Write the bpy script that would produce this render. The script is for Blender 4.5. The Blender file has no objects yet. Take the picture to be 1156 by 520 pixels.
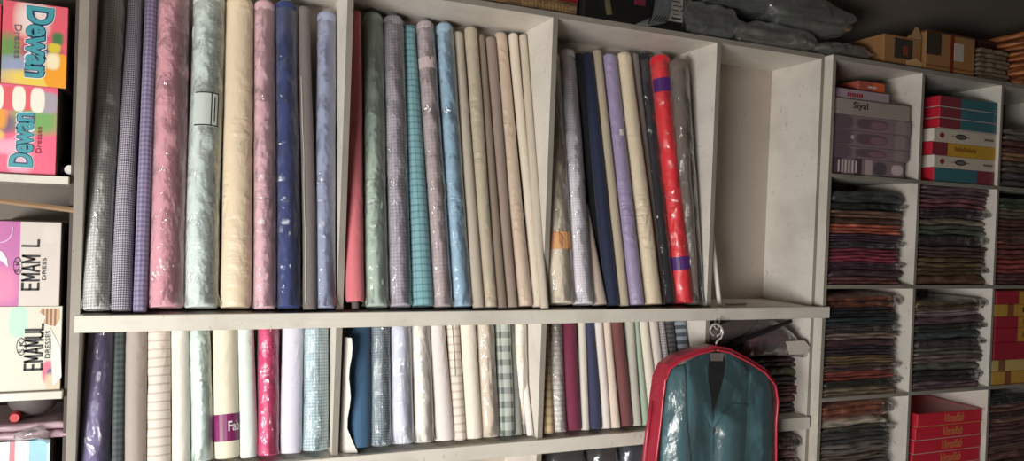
import bpy, bmesh, math, random
from mathutils import Vector, Matrix, noise
random.seed(7)
SC = bpy.context.scene
COL = SC.collection
PI = math.pi
# ------------------------------------------------------------------ camera (metres; X along the shelves, Y into them, Z up, Z=0 at the long middle shelf)
YAW, PITCH, ROLL, FPX = 0.3938, -0.0117, 0.0374, 841.6
EYE = Vector((0.3074, -2.2024, 0.2817))
FWD = Vector((math.sin(YAW)*math.cos(PITCH), math.cos(YAW)*math.cos(PITCH), math.sin(PITCH)))
_r = Vector((math.cos(YAW), -math.sin(YAW), 0)); _u = _r.cross(FWD)
RT = math.cos(ROLL)*_r + math.sin(ROLL)*_u
UP = -math.sin(ROLL)*_r + math.cos(ROLL)*_u
cam = bpy.data.cameras.new('camera'); co = bpy.data.objects.new('camera', cam); COL.objects.link(co)
cam.sensor_width = 36; cam.lens = 36*FPX/1156; cam.clip_start = .02
co.matrix_world = Matrix(((RT.x, UP.x, -FWD.x, EYE.x), (RT.y, UP.y, -FWD.y, EYE.y), (RT.z, UP.z, -FWD.z, EYE.z), (0, 0, 0, 1)))
SC.camera = co
def ray(x, y): return RT*((x-578)/FPX) - UP*((y-260)/FPX) + FWD
def at(x, y, Y=0.0):                      # the point of the upright plane Y that the photo shows at x, y
    d = ray(x, y); return EYE + d*((Y-EYE.y)/d.y)
def atz(x, Z, Y=0.0):                     # on plane Y at height Z, the X that the photo shows at column x
    a = at(x, 0, Y); b = at(x, 520, Y); t = (Z-a.z)/(b.z-a.z); return a.x+(b.x-a.x)*t
# ------------------------------------------------------------------ small helpers
def lin(c): c /= 255.0; return c/12.92 if c <= .04045 else ((c+.055)/1.055)**2.4
def C(r, g, b, k=1.0): return tuple(min(.9, lin(v)*k) for v in (r, g, b)) + (1,)
def link(o, parent=None):
    COL.objects.link(o)
    if parent is not None: o.parent = parent
    return o
def obj(name, bm, m, parent=None, loc=None, smooth=False):
    me = bpy.data.meshes.new(name); bmesh.ops.recalc_face_normals(bm, faces=bm.faces); bm.to_mesh(me); bm.free()
    for x in (m if isinstance(m, (list, tuple)) else [m]): me.materials.append(x)
    if smooth:
        for p in me.polygons: p.use_smooth = True
    o = bpy.data.objects.new(name, me)
    if loc is not None: o.location = loc
    return link(o, parent)
def thing(name, label, cat, loc=(0, 0, 0), group=None):
    o = bpy.data.objects.new(name, None); o.empty_display_size = .05; o.location = loc; COL.objects.link(o)
    return tag(o, label, cat, group)
def tag(o, label, cat, group=None):
    o['label'] = label; o['category'] = cat
    if group: o['group'] = group
    return o
def bx(bm, x0, x1, y0, y1, z0, z1, mi=0, front=None):
    vs = [bm.verts.new((x, y, z)) for z in (z0, z1) for y in (y0, y1) for x in (x0, x1)]
    fs = []
    for q in ((0, 1, 5, 4), (2, 6, 7, 3), (0, 4, 6, 2), (1, 3, 7, 5), (4, 5, 7, 6), (0, 2, 3, 1)):
        f = bm.faces.new([vs[i] for i in q]); f.material_index = mi; fs.append(f)
    if front is not None: fs[0].material_index = front
    return vs
def box_bm(x0, x1, y0, y1, z0, z1, bev=.0, front=None, seg=1):
    bm = bmesh.new(); bx(bm, x0, x1, y0, y1, z0, z1, front=front)
    if bev: bmesh.ops.bevel(bm, geom=list(bm.edges), offset=bev, segments=seg, affect='EDGES', clamp_overlap=True)
    return bm
def loft(rings, cap=True, closed=True):   # list of rings of points, same length
    bm = bmesh.new(); R = [[bm.verts.new(p) for p in r] for r in rings]; n = len(R[0])
    for a, b in zip(R, R[1:]):
        for i in range(n if closed else n-1):
            j = (i+1) % n; bm.faces.new((a[i], a[j], b[j], b[i]))
    if cap and closed:
        bm.faces.new(R[0]); bm.faces.new(R[-1])
    return bm
def tube(pts, r, n=8):
    pts = [Vector(p) for p in pts]; rings = []
    for i, p in enumerate(pts):
        t = (pts[min(i+1, len(pts)-1)]-pts[max(i-1, 0)]).normalized()
        a = t.cross(Vector((0, 0, 1)) if abs(t.z) < .9 else Vector((0, 1, 0))).normalized(); b = t.cross(a)
        rr = r[i] if isinstance(r, (list, tuple)) else r
        rings.append([p+rr*(math.cos(k*2*PI/n)*a+math.sin(k*2*PI/n)*b) for k in range(n)])
    return loft(rings)
def plate(pts, thick, yf=None):           # outline given in (x, z); yf(x, z) -> front Y; thickness goes +Y
    bm = bmesh.new(); yf = yf or (lambda x, z: 0)
    A = [bm.verts.new((x, yf(x, z), z)) for x, z in pts]; B = [bm.verts.new((x, yf(x, z)+thick, z)) for x, z in pts]; n = len(pts)
    f = [bm.faces.new(A), bm.faces.new(B)]
    for i in range(n): bm.faces.new((A[i], A[(i+1) % n], B[(i+1) % n], B[i]))
    bmesh.ops.triangulate(bm, faces=f)
    return bm
# ------------------------------------------------------------------ materials
class NT:
    def __init__(s, name):
        s.m = bpy.data.materials.new(name); s.m.use_nodes = True; s.t = s.m.node_tree; s.t.nodes.clear()
        s.out = s.t.nodes.new('ShaderNodeOutputMaterial')
    def n(s, t, **k):
        a = s.t.nodes.new('ShaderNode'+t)
        for q, v in k.items(): setattr(a, q, v)
        return a
    def l(s, a, b): s.t.links.new(a, b)
    def math(s, op, a, b=None):
        x = s.n('Math', operation=op)
        for i, v in enumerate((a, b)):
            if v is None: continue
            if isinstance(v, (int, float)): x.inputs[i].default_value = v
            else: s.l(v, x.inputs[i])
        return x.outputs[0]
    def mix(s, f, a, b, bt='MIX'):
        x = s.n('Mix', data_type='RGBA', blend_type=bt)
        for i, v in ((0, f), (6, a), (7, b)):
            if isinstance(v, (int, float, tuple)): x.inputs[i].default_value = v
            else: s.l(v, x.inputs[i])
        return x.outputs[2]
    def noise(s, vec, scale, det=3, dim=None):
        x = s.n('TexNoise'); x.inputs['Scale'].default_value = scale; x.inputs['Detail'].default_value = det
        if vec is not None: s.l(vec, x.inputs['Vector'])
        return x.outputs[0]
    def coord(s, k='Object', scale=None):
        c = s.n('TexCoord').outputs[k]
        if scale is not None:
            mp = s.n('Mapping'); mp.inputs['Scale'].default_value = scale; s.l(c, mp.inputs['Vector']); return mp.outputs[0]
        return c
    def bsdf(s, col, rough=.6, coat=0, sheen=0, metal=0, spec=.5, bump=None, bs=.3, bd=.002, coat_r=.15):
        p = s.n('BsdfPrincipled')
        for k, v in (('Base Color', col), ('Roughness', rough)):
            if isinstance(v, (int, float, tuple)): p.inputs[k].default_value = v
            else: s.l(v, p.inputs[k])
        p.inputs['Coat Weight'].default_value = coat; p.inputs['Coat Roughness'].default_value = coat_r
        p.inputs['Sheen Weight'].default_value = sheen; p.inputs['Metallic'].default_value = metal; p.inputs['Specular IOR Level'].default_value = spec
        if bump is not None:
            b = s.n('Bump'); b.inputs['Strength'].default_value = bs; b.inputs['Distance'].default_value = bd
            s.l(bump, b.inputs['Height']); s.l(b.outputs[0], p.inputs['Normal']); s.l(b.outputs[0], p.inputs['Coat Normal'])
        s.l(p.outputs[0], s.out.inputs[0]); return s.m
def m_plain(name, col, rough=.6, nscale=8, var=.12, **k):
    t = NT(name); v = t.noise(t.coord('Object'), nscale)
    dark = tuple(c*(1-var) for c in col[:3])+(1,)
    return t.bsdf(t.mix(v, dark, col), rough, **k)
def m_paint(name, col, dirt, amt=.5):     # painted board: brushed grain, grey rub marks and specks
    t = NT(name); g = t.noise(t.coord('Object', (3, 3, 40)), 3, 5); d = t.noise(t.coord('Object'), 5, 6)
    r = t.n('ValToRGB'); r.color_ramp.elements[0].position = .48; r.color_ramp.elements[1].position = .75; t.l(d, r.inputs[0])
    s = t.noise(t.coord('Object', (1, 1, .6)), 70, 2); r2 = t.n('ValToRGB'); r2.color_ramp.elements[0].position = .68; r2.color_ramp.elements[1].position = .74; t.l(s, r2.inputs[0])
    c = t.mix(t.math('MULTIPLY', r.outputs[0], amt), col, dirt)
    c = t.mix(t.math('MULTIPLY', r2.outputs[0], .5), c, dirt)
    c = t.mix(t.math('MULTIPLY', g, .18), c, dirt)
    return t.bsdf(c, .45, bump=g, bs=.15, bd=.001)
FAB = {}
def dull(c, k=.31):
    y = .3*c[0]+.55*c[1]+.15*c[2]; return tuple(v+(y-v)*k for v in c[:3])+(1,)
def m_fabric(c1, c2=None, u=0, v=0, du=.5, dv=.5, au=.5, av=.5, satin=0, rough=.75, wr=.5):
    key = (c1, c2, u, v, du, dv, au, av, satin)
    if key in FAB: return FAB[key]
    c1 = c1 if c1[0] > .6 and c1[1] < .05 else dull(c1); c2 = None if c2 is None else dull(c2)
    t = NT('woven_fabric'); uv = t.coord('UV'); sp = t.n('SeparateXYZ'); t.l(uv, sp.inputs[0])
    base = c1
    if c2 is not None:
        f = None
        for ax, fr, du_, a in ((0, u, du, au), (1, v, dv, av)):
            if fr:
                w = t.noise(uv, 12, 2); x = t.math('ADD', sp.outputs[ax], t.math('MULTIPLY', w, .004))
                s = t.math('MULTIPLY', t.math('LESS_THAN', t.math('FRACT', t.math('MULTIPLY', x, fr)), du_), a)
                f = s if f is None else t.math('ADD', f, s)
        base = t.mix(f, c1, c2)
    n1 = t.noise(t.coord('UV', (6, 2, 1)), 4, 3); base = t.mix(t.math('MULTIPLY', n1, .22), base, tuple(x*.72 for x in c1[:3])+(1,))
    w = t.n('TexWave', wave_type='BANDS', bands_direction='Y'); w.inputs['Scale'].default_value = 5; w.inputs['Distortion'].default_value = 11; w.inputs['Detail'].default_value = 3
    w.inputs['Detail Scale'].default_value = 1.2; t.l(t.coord('UV', (2.6, 1, 1)), w.inputs['Vector'])
    msk = t.noise(t.coord('UV', (5, 1.6, 1)), 3, 2); mr = t.n('MapRange'); mr.inputs[1].default_value = .36; mr.inputs[2].default_value = .72; t.l(msk, mr.inputs[0])
    mp = t.n('Mapping'); mp.inputs['Rotation'].default_value = (0, 0, .30); mp.inputs['Scale'].default_value = (9, 30, 1); t.l(uv, mp.inputs['Vector'])
    rg = t.math('MULTIPLY', t.math('ABSOLUTE', t.math('SUBTRACT', t.noise(mp.outputs[0], 1, 3), .5)), -1.6 if satin else -.8)
    h = t.math('ADD', t.math('MULTIPLY', rg, mr.outputs[0]), t.math('MULTIPLY', t.noise(uv, 260, 2), .06))
    h = t.math('ADD', h, t.math('MULTIPLY', t.math('MULTIPLY', w.outputs[1], mr.outputs[0]), .25 if satin else .12))
    FAB[key] = t.bsdf(base, .42 if satin else rough, sheen=.15, bump=h, bs=1.0*wr*2, bd=.010, spec=.5 if satin else .25)
    return FAB[key]
def m_film(name, tint=(1, 1, 1, 1), haze=.05, gl=.5, scale=22, rough=.09):   # crumpled clear plastic
    t = NT(name); o = t.coord('Object')
    n = t.math('ADD', t.noise(t.coord('Object', (1, 1, .6)), scale, 5), t.math('MULTIPLY', t.noise(t.coord('Object', (1, 1, 1)), scale*.4, 2), .9))
    b = t.n('Bump'); b.inputs['Strength'].default_value = .9; b.inputs['Distance'].default_value = .026; t.l(n, b.inputs['Height'])
    tr = t.n('BsdfTransparent'); tr.inputs[0].default_value = tint
    g = t.n('BsdfGlossy'); g.inputs['Roughness'].default_value = rough; g.inputs[0].default_value = (.95, .95, .95, 1); t.l(b.outputs[0], g.inputs['Normal'])
    d = t.n('BsdfDiffuse'); d.inputs[0].default_value = (.8, .8, .78, 1); t.l(b.outputs[0], d.inputs['Normal'])
    fr = t.n('Fresnel'); fr.inputs[0].default_value = 1.45; t.l(b.outputs[0], fr.inputs['Normal'])
    lw = t.n('LayerWeight'); lw.inputs[0].default_value = .5; t.l(b.outputs[0], lw.inputs['Normal'])
    m1 = t.n('MixShader'); t.l(t.math('MINIMUM', t.math('ADD', haze*.6, t.math('MULTIPLY', t.math('POWER', lw.outputs['Facing'], 2.5), haze*6)), .8), m1.inputs[0]); t.l(tr.outputs[0], m1.inputs[1]); t.l(d.outputs[0], m1.inputs[2])
    m2 = t.n('MixShader'); t.l(t.math('MINIMUM', t.math('MULTIPLY', fr.outputs[0], gl*3.4), .75), m2.inputs[0]); t.l(m1.outputs[0], m2.inputs[1]); t.l(g.outputs[0], m2.inputs[2])
    t.l(m2.outputs[0], t.out.inputs[0]); return t.m
def m_zones(name, axis, stops, rough=.4, coat=.0):     # printed colour blocks along one axis of the object
    t = NT(name); sp = t.n('SeparateXYZ'); t.l(t.coord('Generated'), sp.inputs[0]); r = t.n('ValToRGB'); r.color_ramp.interpolation = 'CONSTANT'
    e = r.color_ramp.elements; e[0].position = stops[0][0]; e[0].color = stops[0][1]; e[1].position = stops[1][0]; e[1].color = stops[1][1]
    for p, c in stops[2:]: x = e.new(p); x.color = c
    t.l(sp.outputs[axis], r.inputs[0]); n = t.noise(t.coord('Object'), 20, 4)
    return t.bsdf(t.mix(t.math('MULTIPLY', n, .2), r.outputs[0], (.05, .04, .04, 1)), rough, coat=coat)
def m_print(name, base, blobs, rough=.4):              # printed artwork: soft colour blobs over Generated X, Z; (x, z, rx, rz, colour, softness)
    t = NT(name); sp = t.n('SeparateXYZ'); t.l(t.coord('Generated'), sp.inputs[0]); c = base
    for x, z, rx, rz, colr, soft in blobs:
        a = t.math('POWER', t.math('ABSOLUTE', t.math('DIVIDE', t.math('SUBTRACT', sp.outputs[0], x), rx)), 3)
        b = t.math('POWER', t.math('ABSOLUTE', t.math('DIVIDE', t.math('SUBTRACT', sp.outputs[2], z), rz)), 3)
        mr = t.n('MapRange'); mr.inputs[1].default_value = 1+soft; mr.inputs[2].default_value = max(0, 1-soft); mr.inputs[3].default_value = 0; mr.inputs[4].default_value = 1
        t.l(t.math('ADD', a, b), mr.inputs[0]); c = t.mix(mr.outputs[0], c, colr)
    return t.bsdf(c, rough)
def m_batik(cols, scale=22, coat=.35):                 # dark printed cloth under a film
    t = NT('printed_cloth'); n = t.noise(t.coord('Object', (.45, .45, 3)), scale, 5); r = t.n('ValToRGB'); e = r.color_ramp.elements
    e[0].position = .36; e[0].color = cols[0]; e[1].position = .68; e[1].color = cols[-1]
    if len(cols) == 3: x = e.new(.5); x.color = cols[1]
    t.l(n, r.inputs[0]); b = t.noise(t.coord('Object', (.3, .3, 4)), 34, 4)
    return t.bsdf(r.outputs[0], .6, coat=coat, coat_r=.3, bump=b, bs=.6, bd=.004)
WHITE = m_paint('white_painted_board', C(232, 226, 216), C(150, 140, 126), .35)
BACK = m_paint('dull_grey_back_board', C(188, 176, 164), C(150, 138, 126), .4)
EDGE = m_paint('worn_grey_board_edge', C(150, 143, 132), C(96, 90, 82), .5)
RAIL = m_paint('cream_painted_rail', C(220, 215, 202), C(150, 140, 125), .4)
FILM = m_film('clear_plastic_wrap')
FILM_LOOSE = m_film('crinkled_plastic_bag', haze=.1, gl=.5, scale=14)
PACKFILM = m_film('cloth_packet_film', haze=.012, gl=.45, scale=26, rough=.16)
CARD = m_plain('grey_card_tube', C(112, 98, 92), .8)
PAPER = m_plain('white_paper', C(222, 218, 210), .7, var=.06)
BLACK = m_plain('black_print', C(34, 32, 34), .6)
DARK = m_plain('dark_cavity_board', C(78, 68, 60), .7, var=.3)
# ------------------------------------------------------------------ lettering
def text_verts(body, bold=.0, shear=0, gap=1.0):
    cu = bpy.data.curves.new('lettering', 'FONT'); cu.body = body; cu.offset = bold; cu.shear = shear; cu.space_character = gap; cu.resolution_u = 3; cu.fill_mode = 'FRONT'
    o = bpy.data.objects.new('lettering', cu); COL.objects.link(o); dg = bpy.context.evaluated_depsgraph_get(); dg.update()
    me = bpy.data.meshes.new_from_object(o.evaluated_get(dg)); bpy.data.objects.remove(o); bpy.data.curves.remove(cu)
    return me
def lettering(body, parent, m, fn, bold=.0, shear=0, name='lettering', gap=1.0):      # fn(s, t) with s, t in 0..1 across the word -> local point
    me = text_verts(body, bold, shear, gap); xs = [v.co.x for v in me.vertices]; ys = [v.co.y for v in me.vertices]
    x0, x1, y0, y1 = min(xs), max(xs), min(ys), max(ys)
    for v in me.vertices: v.co = Vector(fn((v.co.x-x0)/(x1-x0), (v.co.y-y0)/(y1-y0)))
    me.materials.clear(); me.materials.append(m); o = bpy.data.objects.new(name, me); return link(o, parent)
def flat(x0, x1, z0, z1, Y, turn=0):      # a word laid on the front plane Y: turn 0 = level, 90 = reads upward, -90 = reads downward
    def f(s, t):
        if turn == 0: return (x0+s*(x1-x0), Y, z0+t*(z1-z0))
        if turn == 90: return (x1-t*(x1-x0), Y, z0+s*(z1-z0))
        return (x0+t*(x1-x0), Y, z1-s*(z1-z0))
    return f
# ------------------------------------------------------------------ the room
FLOOR, CEIL = -1.25, 1.75
def struct(name, bm, m):
    o = obj(name, bm, m); o['kind'] = 'structure'; return o
WALL = m_plain('grey_brown_plaster', C(118, 110, 102), .9, 3, .25)
struct('floor', box_bm(-2.2, 5.0, -4.2, .40, FLOOR-.05, FLOOR), m_plain('dusty_concrete', C(186, 180, 172), .8, 6, .2))
struct('ceiling', box_bm(-2.2, 5.0, -4.2, .40, CEIL, CEIL+.05), WALL)
struct('wall_back', box_bm(-2.2, 5.0, .30, .40, FLOOR, CEIL), WALL)
struct('wall_right', box_bm(5.0, 5.1, -4.2, .40, FLOOR, CEIL), WALL)
wf = bmesh.new(); bx(wf, -4.2, 5.0, -2.62, -2.5, .0, CEIL); bx(wf, -.2, 5.0, -2.62, -2.5, FLOOR, -.0005)      # added unseen blocker: its low lintel over the left opening shades the bolt tops
struct('front_light_blocker', wf, WALL)
# ------------------------------------------------------------------ main shelving
XS = [0.0, .6958, 1.3575, 2.0092, 2.4817]               # left post, three dividers (right faces), right panel (left face)
ZT, ZLO, DEP, TH = .95, -.4227, .27, .018
RY = -.055                                              # the middle rail stands proud of the posts
ZM = sum(at(x, y, RY).z for x, y in ((84, 354.7), (390, 353.3), (620, 351), (760, 349), (937, 344.6)))/5
RXE = at(937, 351, RY).x
cab = thing('fabric_shelving', 'long white wooden shelving unit holding the upright fabric bolts', 'shelving', (0, 0, FLOOR))
def cpart(name, bm, m, p=cab): 
    bmesh.ops.translate(bm, verts=bm.verts, vec=(0, 0, -FLOOR)); return obj(name, bm, m, p)
def panel(x0, x1, z0, z1, name, y0=0.0):
    return cpart(name, box_bm(x0, x1, y0, DEP, z0, z1, front=1), [WHITE, EDGE])
panel(0, .022, FLOOR, ZT, 'side_panel')
for x in XS[1:4]: panel(x-TH, x, FLOOR, ZT, 'divider')
panel(XS[4], XS[4]+.015, FLOOR, ZT, 'side_panel')
cpart('top_board', box_bm(0, XS[4]+.015, 0, DEP+.01, ZT, ZT+.018, front=1), [WHITE, EDGE])
cpart('back_panel', box_bm(.001, XS[4]+.014, DEP, DEP+.01, FLOOR, ZT), BACK)
for k, (a, b) in enumerate(zip(XS[:-1], XS[1:])):
    x0 = a+(.022 if k == 0 else 0); x1 = b-(TH if k < 3 else 0)
    for zt in (ZM-.004, ZLO-.004, -.87): cpart('shelf_board', box_bm(x0, x1, .0, DEP, zt-.022, zt, front=1), [WHITE, EDGE])
cpart('front_rail', box_bm(at(84, 365, RY).x, RXE, RY, RY+.013, ZM-.0434, ZM, .0015), RAIL)
cpart('shelf_ledge', box_bm(at(90, 365, RY).x, XS[4]+.012, RY+.013, -.0004, ZM-.026, ZM-.004), WHITE)
cpart('front_rail', box_bm(.024, XS[4]-.002, -.020, -.0003, ZLO-.046, ZLO, .0015), RAIL)
# ------------------------------------------------------------------ fabric bolts
def bolt_axis(B, T, L): return (T-B).normalized()
def make_bolt(B, T, r0, r1, mat, label, group, seed, core=False, wrap=False, end=0.0, lip=None, top_round=.35, crease=.013):
    root = thing('fabric_bolt', label, 'fabric roll', B, group)
    ax = T-B; L = ax.length; ax = ax.normalized(); a = Vector((1, 0, 0)); a = (a-ax*a.dot(ax)).normalized(); b = ax.cross(a)
    n, m = 40, int(24+L*85); lip = random.uniform(0, 2*PI) if lip is None else lip
    sh = Vector((seed*3.17, seed*1.7, seed*.9)); tw = random.choice((-1, 1))*random.uniform(5, 10)
    def rad(th, s, k=1.0):
        z = s*L; p = Vector((math.cos(th)*1.1, math.sin(th)*1.1, z*5))+sh; q = th+z*tw
        h = noise.noise(Vector((math.cos(q)*.8, math.sin(q)*.8, z*24))+sh); mk = max(0, .45+1.3*noise.noise(Vector((math.cos(th)*.7, math.sin(th)*.7, z*3.3))-sh))
        spiral = ((th-lip) % (2*PI))/(2*PI)
        return (r0+(r1-r0)*s)*(1.0-.035*(1-spiral)+crease*k*(1.5*noise.noise(p)+3.2*h*mk))
    bow = Vector((random.uniform(-1, 1), random.uniform(-.3, .3), 0))*.0035*L
    def pt(th, s, r, sag=0): return ax*(s*L)+bow*math.sin(s*PI*1.7)+r*(math.cos(th)*a+math.sin(th)*b)
    bm = bmesh.new(); uvl = bm.loops.layers.uv.new('UVMap'); rings = []
    prof = [(end, .90), (end+.004/L, .97)]+[(end+.012/L+(1-end-.012/L-top_round*r1/L)*i/m, 1) for i in range(m+1)]
    for q in (.35, .65, .88, 1): prof.append((1-top_round*r1/L*(1-q), 1-.42*(1-math.sqrt(max(0, 1-q*q)))*min(1, top_round*2)))
    for s, k in prof: rings.append([bm.verts.new(pt(2*PI*i/n, s, rad(2*PI*i/n, s)*k)) for i in range(n)])
    cr = min(.014, r0*.4)
    def face(vs, uvs, mi=0):
        f = bm.faces.new(vs); f.smooth = True; f.material_index = mi
        for l, q in zip(f.loops, uvs): l[uvl].uv = q
    for j in range(len(rings)-1):
        for i in range(n):
            i2 = (i+1) % n
            face((rings[j][i], rings[j][i2], rings[j+1][i2], rings[j+1][i]),
                 ((i/n*2*PI*r0, prof[j][0]*L), ((i+1)/n*2*PI*r0, prof[j][0]*L), ((i+1)/n*2*PI*r0, prof[j+1][0]*L), (i/n*2*PI*r0, prof[j+1][0]*L)))
    for rg, s, dz in ((rings[0], end, .004), (rings[-1], 1, -.004)):     # rolled ends: stepped rings down to the core
        prev = rg
        for q in (.82, .8, .6, .58, .40):
            cur = [bm.verts.new(pt(2*PI*i/n, s+dz/L*(1 if q in (.8, .58) else .3), max(cr, r0*q*.9))) for i in range(n)]
            for i in range(n):
                i2 = (i+1) % n; face((prev[i], prev[i2], cur[i2], cur[i]), ((i*.01, q*.05),)*4)
            prev = cur
        face(prev, ((0, 0),)*n)
    fab = obj('rolled_fabric', bm, mat, root)
    if core:
        rings = [[pt(2*PI*i/16, s, q) for i in range(16)] for s, q in ((0, cr), (end+.02, cr), (end+.02, cr*.8), (0, cr*.8))]
        obj('core_tube', loft(rings, cap=False), CARD, root, smooth=True)
    if wrap:
        rings = []; n2 = 40
        for j in range(52):
            s = .004+j/51*1.008; e = max(0, 1-s*L/.035); tp = max(0, (s-(1-.03/L))/(.03/L))
            rg = []
            for i in range(n2):
                th = 2*PI*i/n2; p = Vector((math.cos(th)*2.2, math.sin(th)*2.2, s*L*9))+sh*2
                r = (r0+(r1-r0)*s)*(1.03+.045*noise.noise(p)+.03*noise.noise(p*2.5)+e*(.08+.26*math.sin(7*th+seed)*(.5+noise.noise(p)))-tp*.45)
                rg.append(pt(th, s, r)+Vector((0, 0, 0)))
            rings.append(rg)
        obj('plastic_wrap', loft(rings, cap=False), FILM, root, smooth=True)
    root['_'] = 0; del root['_']
    return root, pt, rad, L
G = lambda c1, c2, f, **k: m_fabric(C(*c1), C(*c2), f, f, **k)
P = lambda *c, **k: m_fabric(C(*c), **k)
S = lambda *c: m_fabric(C(*c), satin=1)
H = lambda c1, c2, f, d=.5, a=1: m_fabric(C(*c1), C(*c2), 0, f, dv=d, av=a)
BOLTS = {}
def row(bay, z0, ytop_plane, group, items, ztop=None):
    x_lo = XS[bay]+(.022 if bay == 0 else 0); x_hi = XS[bay+1]-TH
    # items: (xL, xR at the foot), (xL, xR, y at the head or None), material, label, options
    feet, heads = [], []; yf0 = -.036 if z0 > -.1 else .010
    def edge(r, yc): return r if yc >= 0 else math.sqrt(max(0, r*r-yc*yc))
    def place(pl, pr, r, z, y0, done, push):      # right edge as the photo shows it; shrink or step back until it clears its neighbours
        ra = r
        for it in range(80):
            yc = y0+r+push if y0 < .1 else min(y0+push, DEP-.012-r)
            xr = pr(yc); cs = (yc-EYE.y)/math.hypot(xr-EYE.x, yc-EYE.y); c = Vector((min(xr-r/cs, x_hi-edge(r, yc)-.004), yc))
            hit = any((c-q).length < (r+rq)*.985 for q, rq in done)
            if not hit and c.x-edge(r, yc) > x_lo+.0045: break
            if r > .91*ra: r *= .985
            elif hit and push < .11: push += .005; r = ra
            else: r *= .975
        done.append((c, r)); return c, r, yc
    for k, (foot, head, mat, label, opt) in enumerate(items):
        r = .04; push = opt.get('push', 0)
        for _ in range(3):
            yc = yf0+r+push; r = max(.008, (atz(foot[1], z0+.01, yc)-atz(foot[0], z0+.01, yc))/2*1.01)
        c, r, yc = place(None, lambda Y: atz(foot[1], z0+.01, Y), r, z0, yf0, feet, push)
        yt = opt.get('yt', ytop_plane); y_img = head[2] if head[2] is not None else opt.get('yref', 0)
        r1 = max(.72*r, min(r, (at(head[1], y_img, yt).x-at(head[0], y_img, yt).x)/2*1.01))
        ct, r1, yt = place(None, lambda Y: at(head[1], y_img, Y).x, r1, 0, max(.1, yt), heads, 0)
        T = Vector((ct.x, yt, at(head[1], y_img, yt).z)); B = Vector((c.x, yc, z0))
        tilt = math.hypot(T.x-B.x, T.y-B.y)/max(.1, T.z-B.z); B.z += r*tilt*1.15+.003
        if head[2] is None:                      # the head is out of sight: carry the axis on to the usual height
            zt = ztop if ztop is not None else .915
            q = (zt-B.z)/(T.z-B.z); T = B+(T-B)*q; T.y = min(T.y, DEP-.012-r1)
        T.z = min(T.z, ZT-.012-r1*tilt if z0 > -.1 else ZM-.029-r1*tilt)
        seed = len(BOLTS)+1
        BOLTS[label] = make_bolt(B, T, r, r1, mat, label, group, seed, opt.get('core', False), opt.get('wrap', False), opt.get('end', 0), opt.get('lip'), opt.get('tr', .55 if z0 > -.1 else .15), opt.get('crease', .013))+(B, T, r, r1)
W = dict(wrap=True)
row(0, ZM-.004, .19, 'fabric bolts in the upper left bay', [
 ((88, 126), (103, 140, None), m_fabric(C(222, 222, 216), C(160, 162, 160), 130, 130, du=.55, dv=.55), 'grey checked fabric bolt beside the left post, upper left bay', dict(wrap=True, yref=5)),
 ((124, 149), (142, 160, None), G((62, 50, 84), (205, 196, 210), 165), 'dark purple and white mini check fabric bolt, upper left bay', dict(yref=20)),
 ((150, 166), (163, 178, None), m_fabric(C(158, 142, 182), C(104, 92, 140), 90, 75, du=.5, dv=.45), 'lavender checked fabric bolt left of the large pink one', dict(yref=0)),
 ((166, 208), (179, 214, None), P(226, 150, 166), 'wide plain pink fabric bolt in plastic, upper left bay', dict(wrap=True, yref=0, crease=.014)),
 ((208, 247), (215, 254, None), S(206, 222, 214), 'pale mint satin fabric bolt with a sticker, in plastic', dict(wrap=True, yref=0, crease=.016)),
 ((248, 284), (255, 287, None), S(238, 210, 165), 'cream gold satin fabric bolt, upper left bay', dict(yref=0, crease=.014)),
 ((286, 312), (287, 311, None), S(226, 172, 184), 'dusty pink satin fabric bolt left of the royal blue one', dict(wrap=True, yref=0)),
 ((313, 340), (310, 335, 6), P(32, 58, 132), 'royal blue fabric bolt in plastic, upper left bay', W),
 ((342, 358), (337, 351, 10), P(122, 110, 106), 'thin taupe fabric bolt with a white edge strip, upper left bay', {}),
 ((359, 384), (353, 379, 17), P(152, 162, 198), 'periwinkle blue fabric bolt beside the first divider, upper left bay', W),
])
row(1, ZM-.004, .21, 'fabric bolts in the upper second bay', [
 ((391, 412), (394, 407, 15), P(232, 96, 108), 'coral red fabric bolt with its card core showing below', dict(core=True, end=.022, yt=.16)),
 ((413, 439), (408, 432, 17), S(168, 192, 174), 'sage green satin fabric bolt in plastic, upper second bay', W),
 ((440, 465), (432, 456, 9), G((188, 178, 190), (150, 142, 158), 95), 'lilac grey fine checked fabric bolt in plastic, upper second bay', dict(wrap=True)),
 ((465, 490), (456, 469, 33), m_fabric(C(112, 180, 188), C(50, 112, 130), 50, 48, du=.15, dv=.25), 'teal checked fabric bolt, upper second bay', {}),
 ((490, 511), (467, 490, 27), G((192, 172, 174), (172, 152, 156), 80), 'dusty rose striped fabric bolt right of the teal check', dict(wrap=True)),
 ((512, 533), (492, 511, 29), S(140, 186, 214), 'light sky blue satin fabric bolt, upper second bay', W),
 ((534, 547), (512, 523, 38), P(190, 174, 150), 'thin beige fabric bolt right of the sky blue one', {}),
 ((547, 562), (523, 538, 32), S(192, 174, 140), 'khaki satin fabric bolt, upper second bay', {}),
 ((562, 573), (539, 547, 41), P(142, 120, 96), 'thin dark khaki fabric bolt, upper second bay', {}),
 ((573, 585), (546, 559, 44), P(160, 134, 116), 'brown taupe fabric bolt, upper second bay', {}),
 ((585, 602), (557, 571, 40), S(212, 182, 150), 'tan satin fabric bolt, upper second bay', {}),
 ((601, 612), (571, 585, 36), P(226, 208, 180), 'ivory cream fabric bolt, second from the right in the second bay', {}),
 ((610, 620), (585, 596, 34), P(202, 186, 160), 'slim beige fabric bolt against the second divider', dict(push=-.014)),
])
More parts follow.
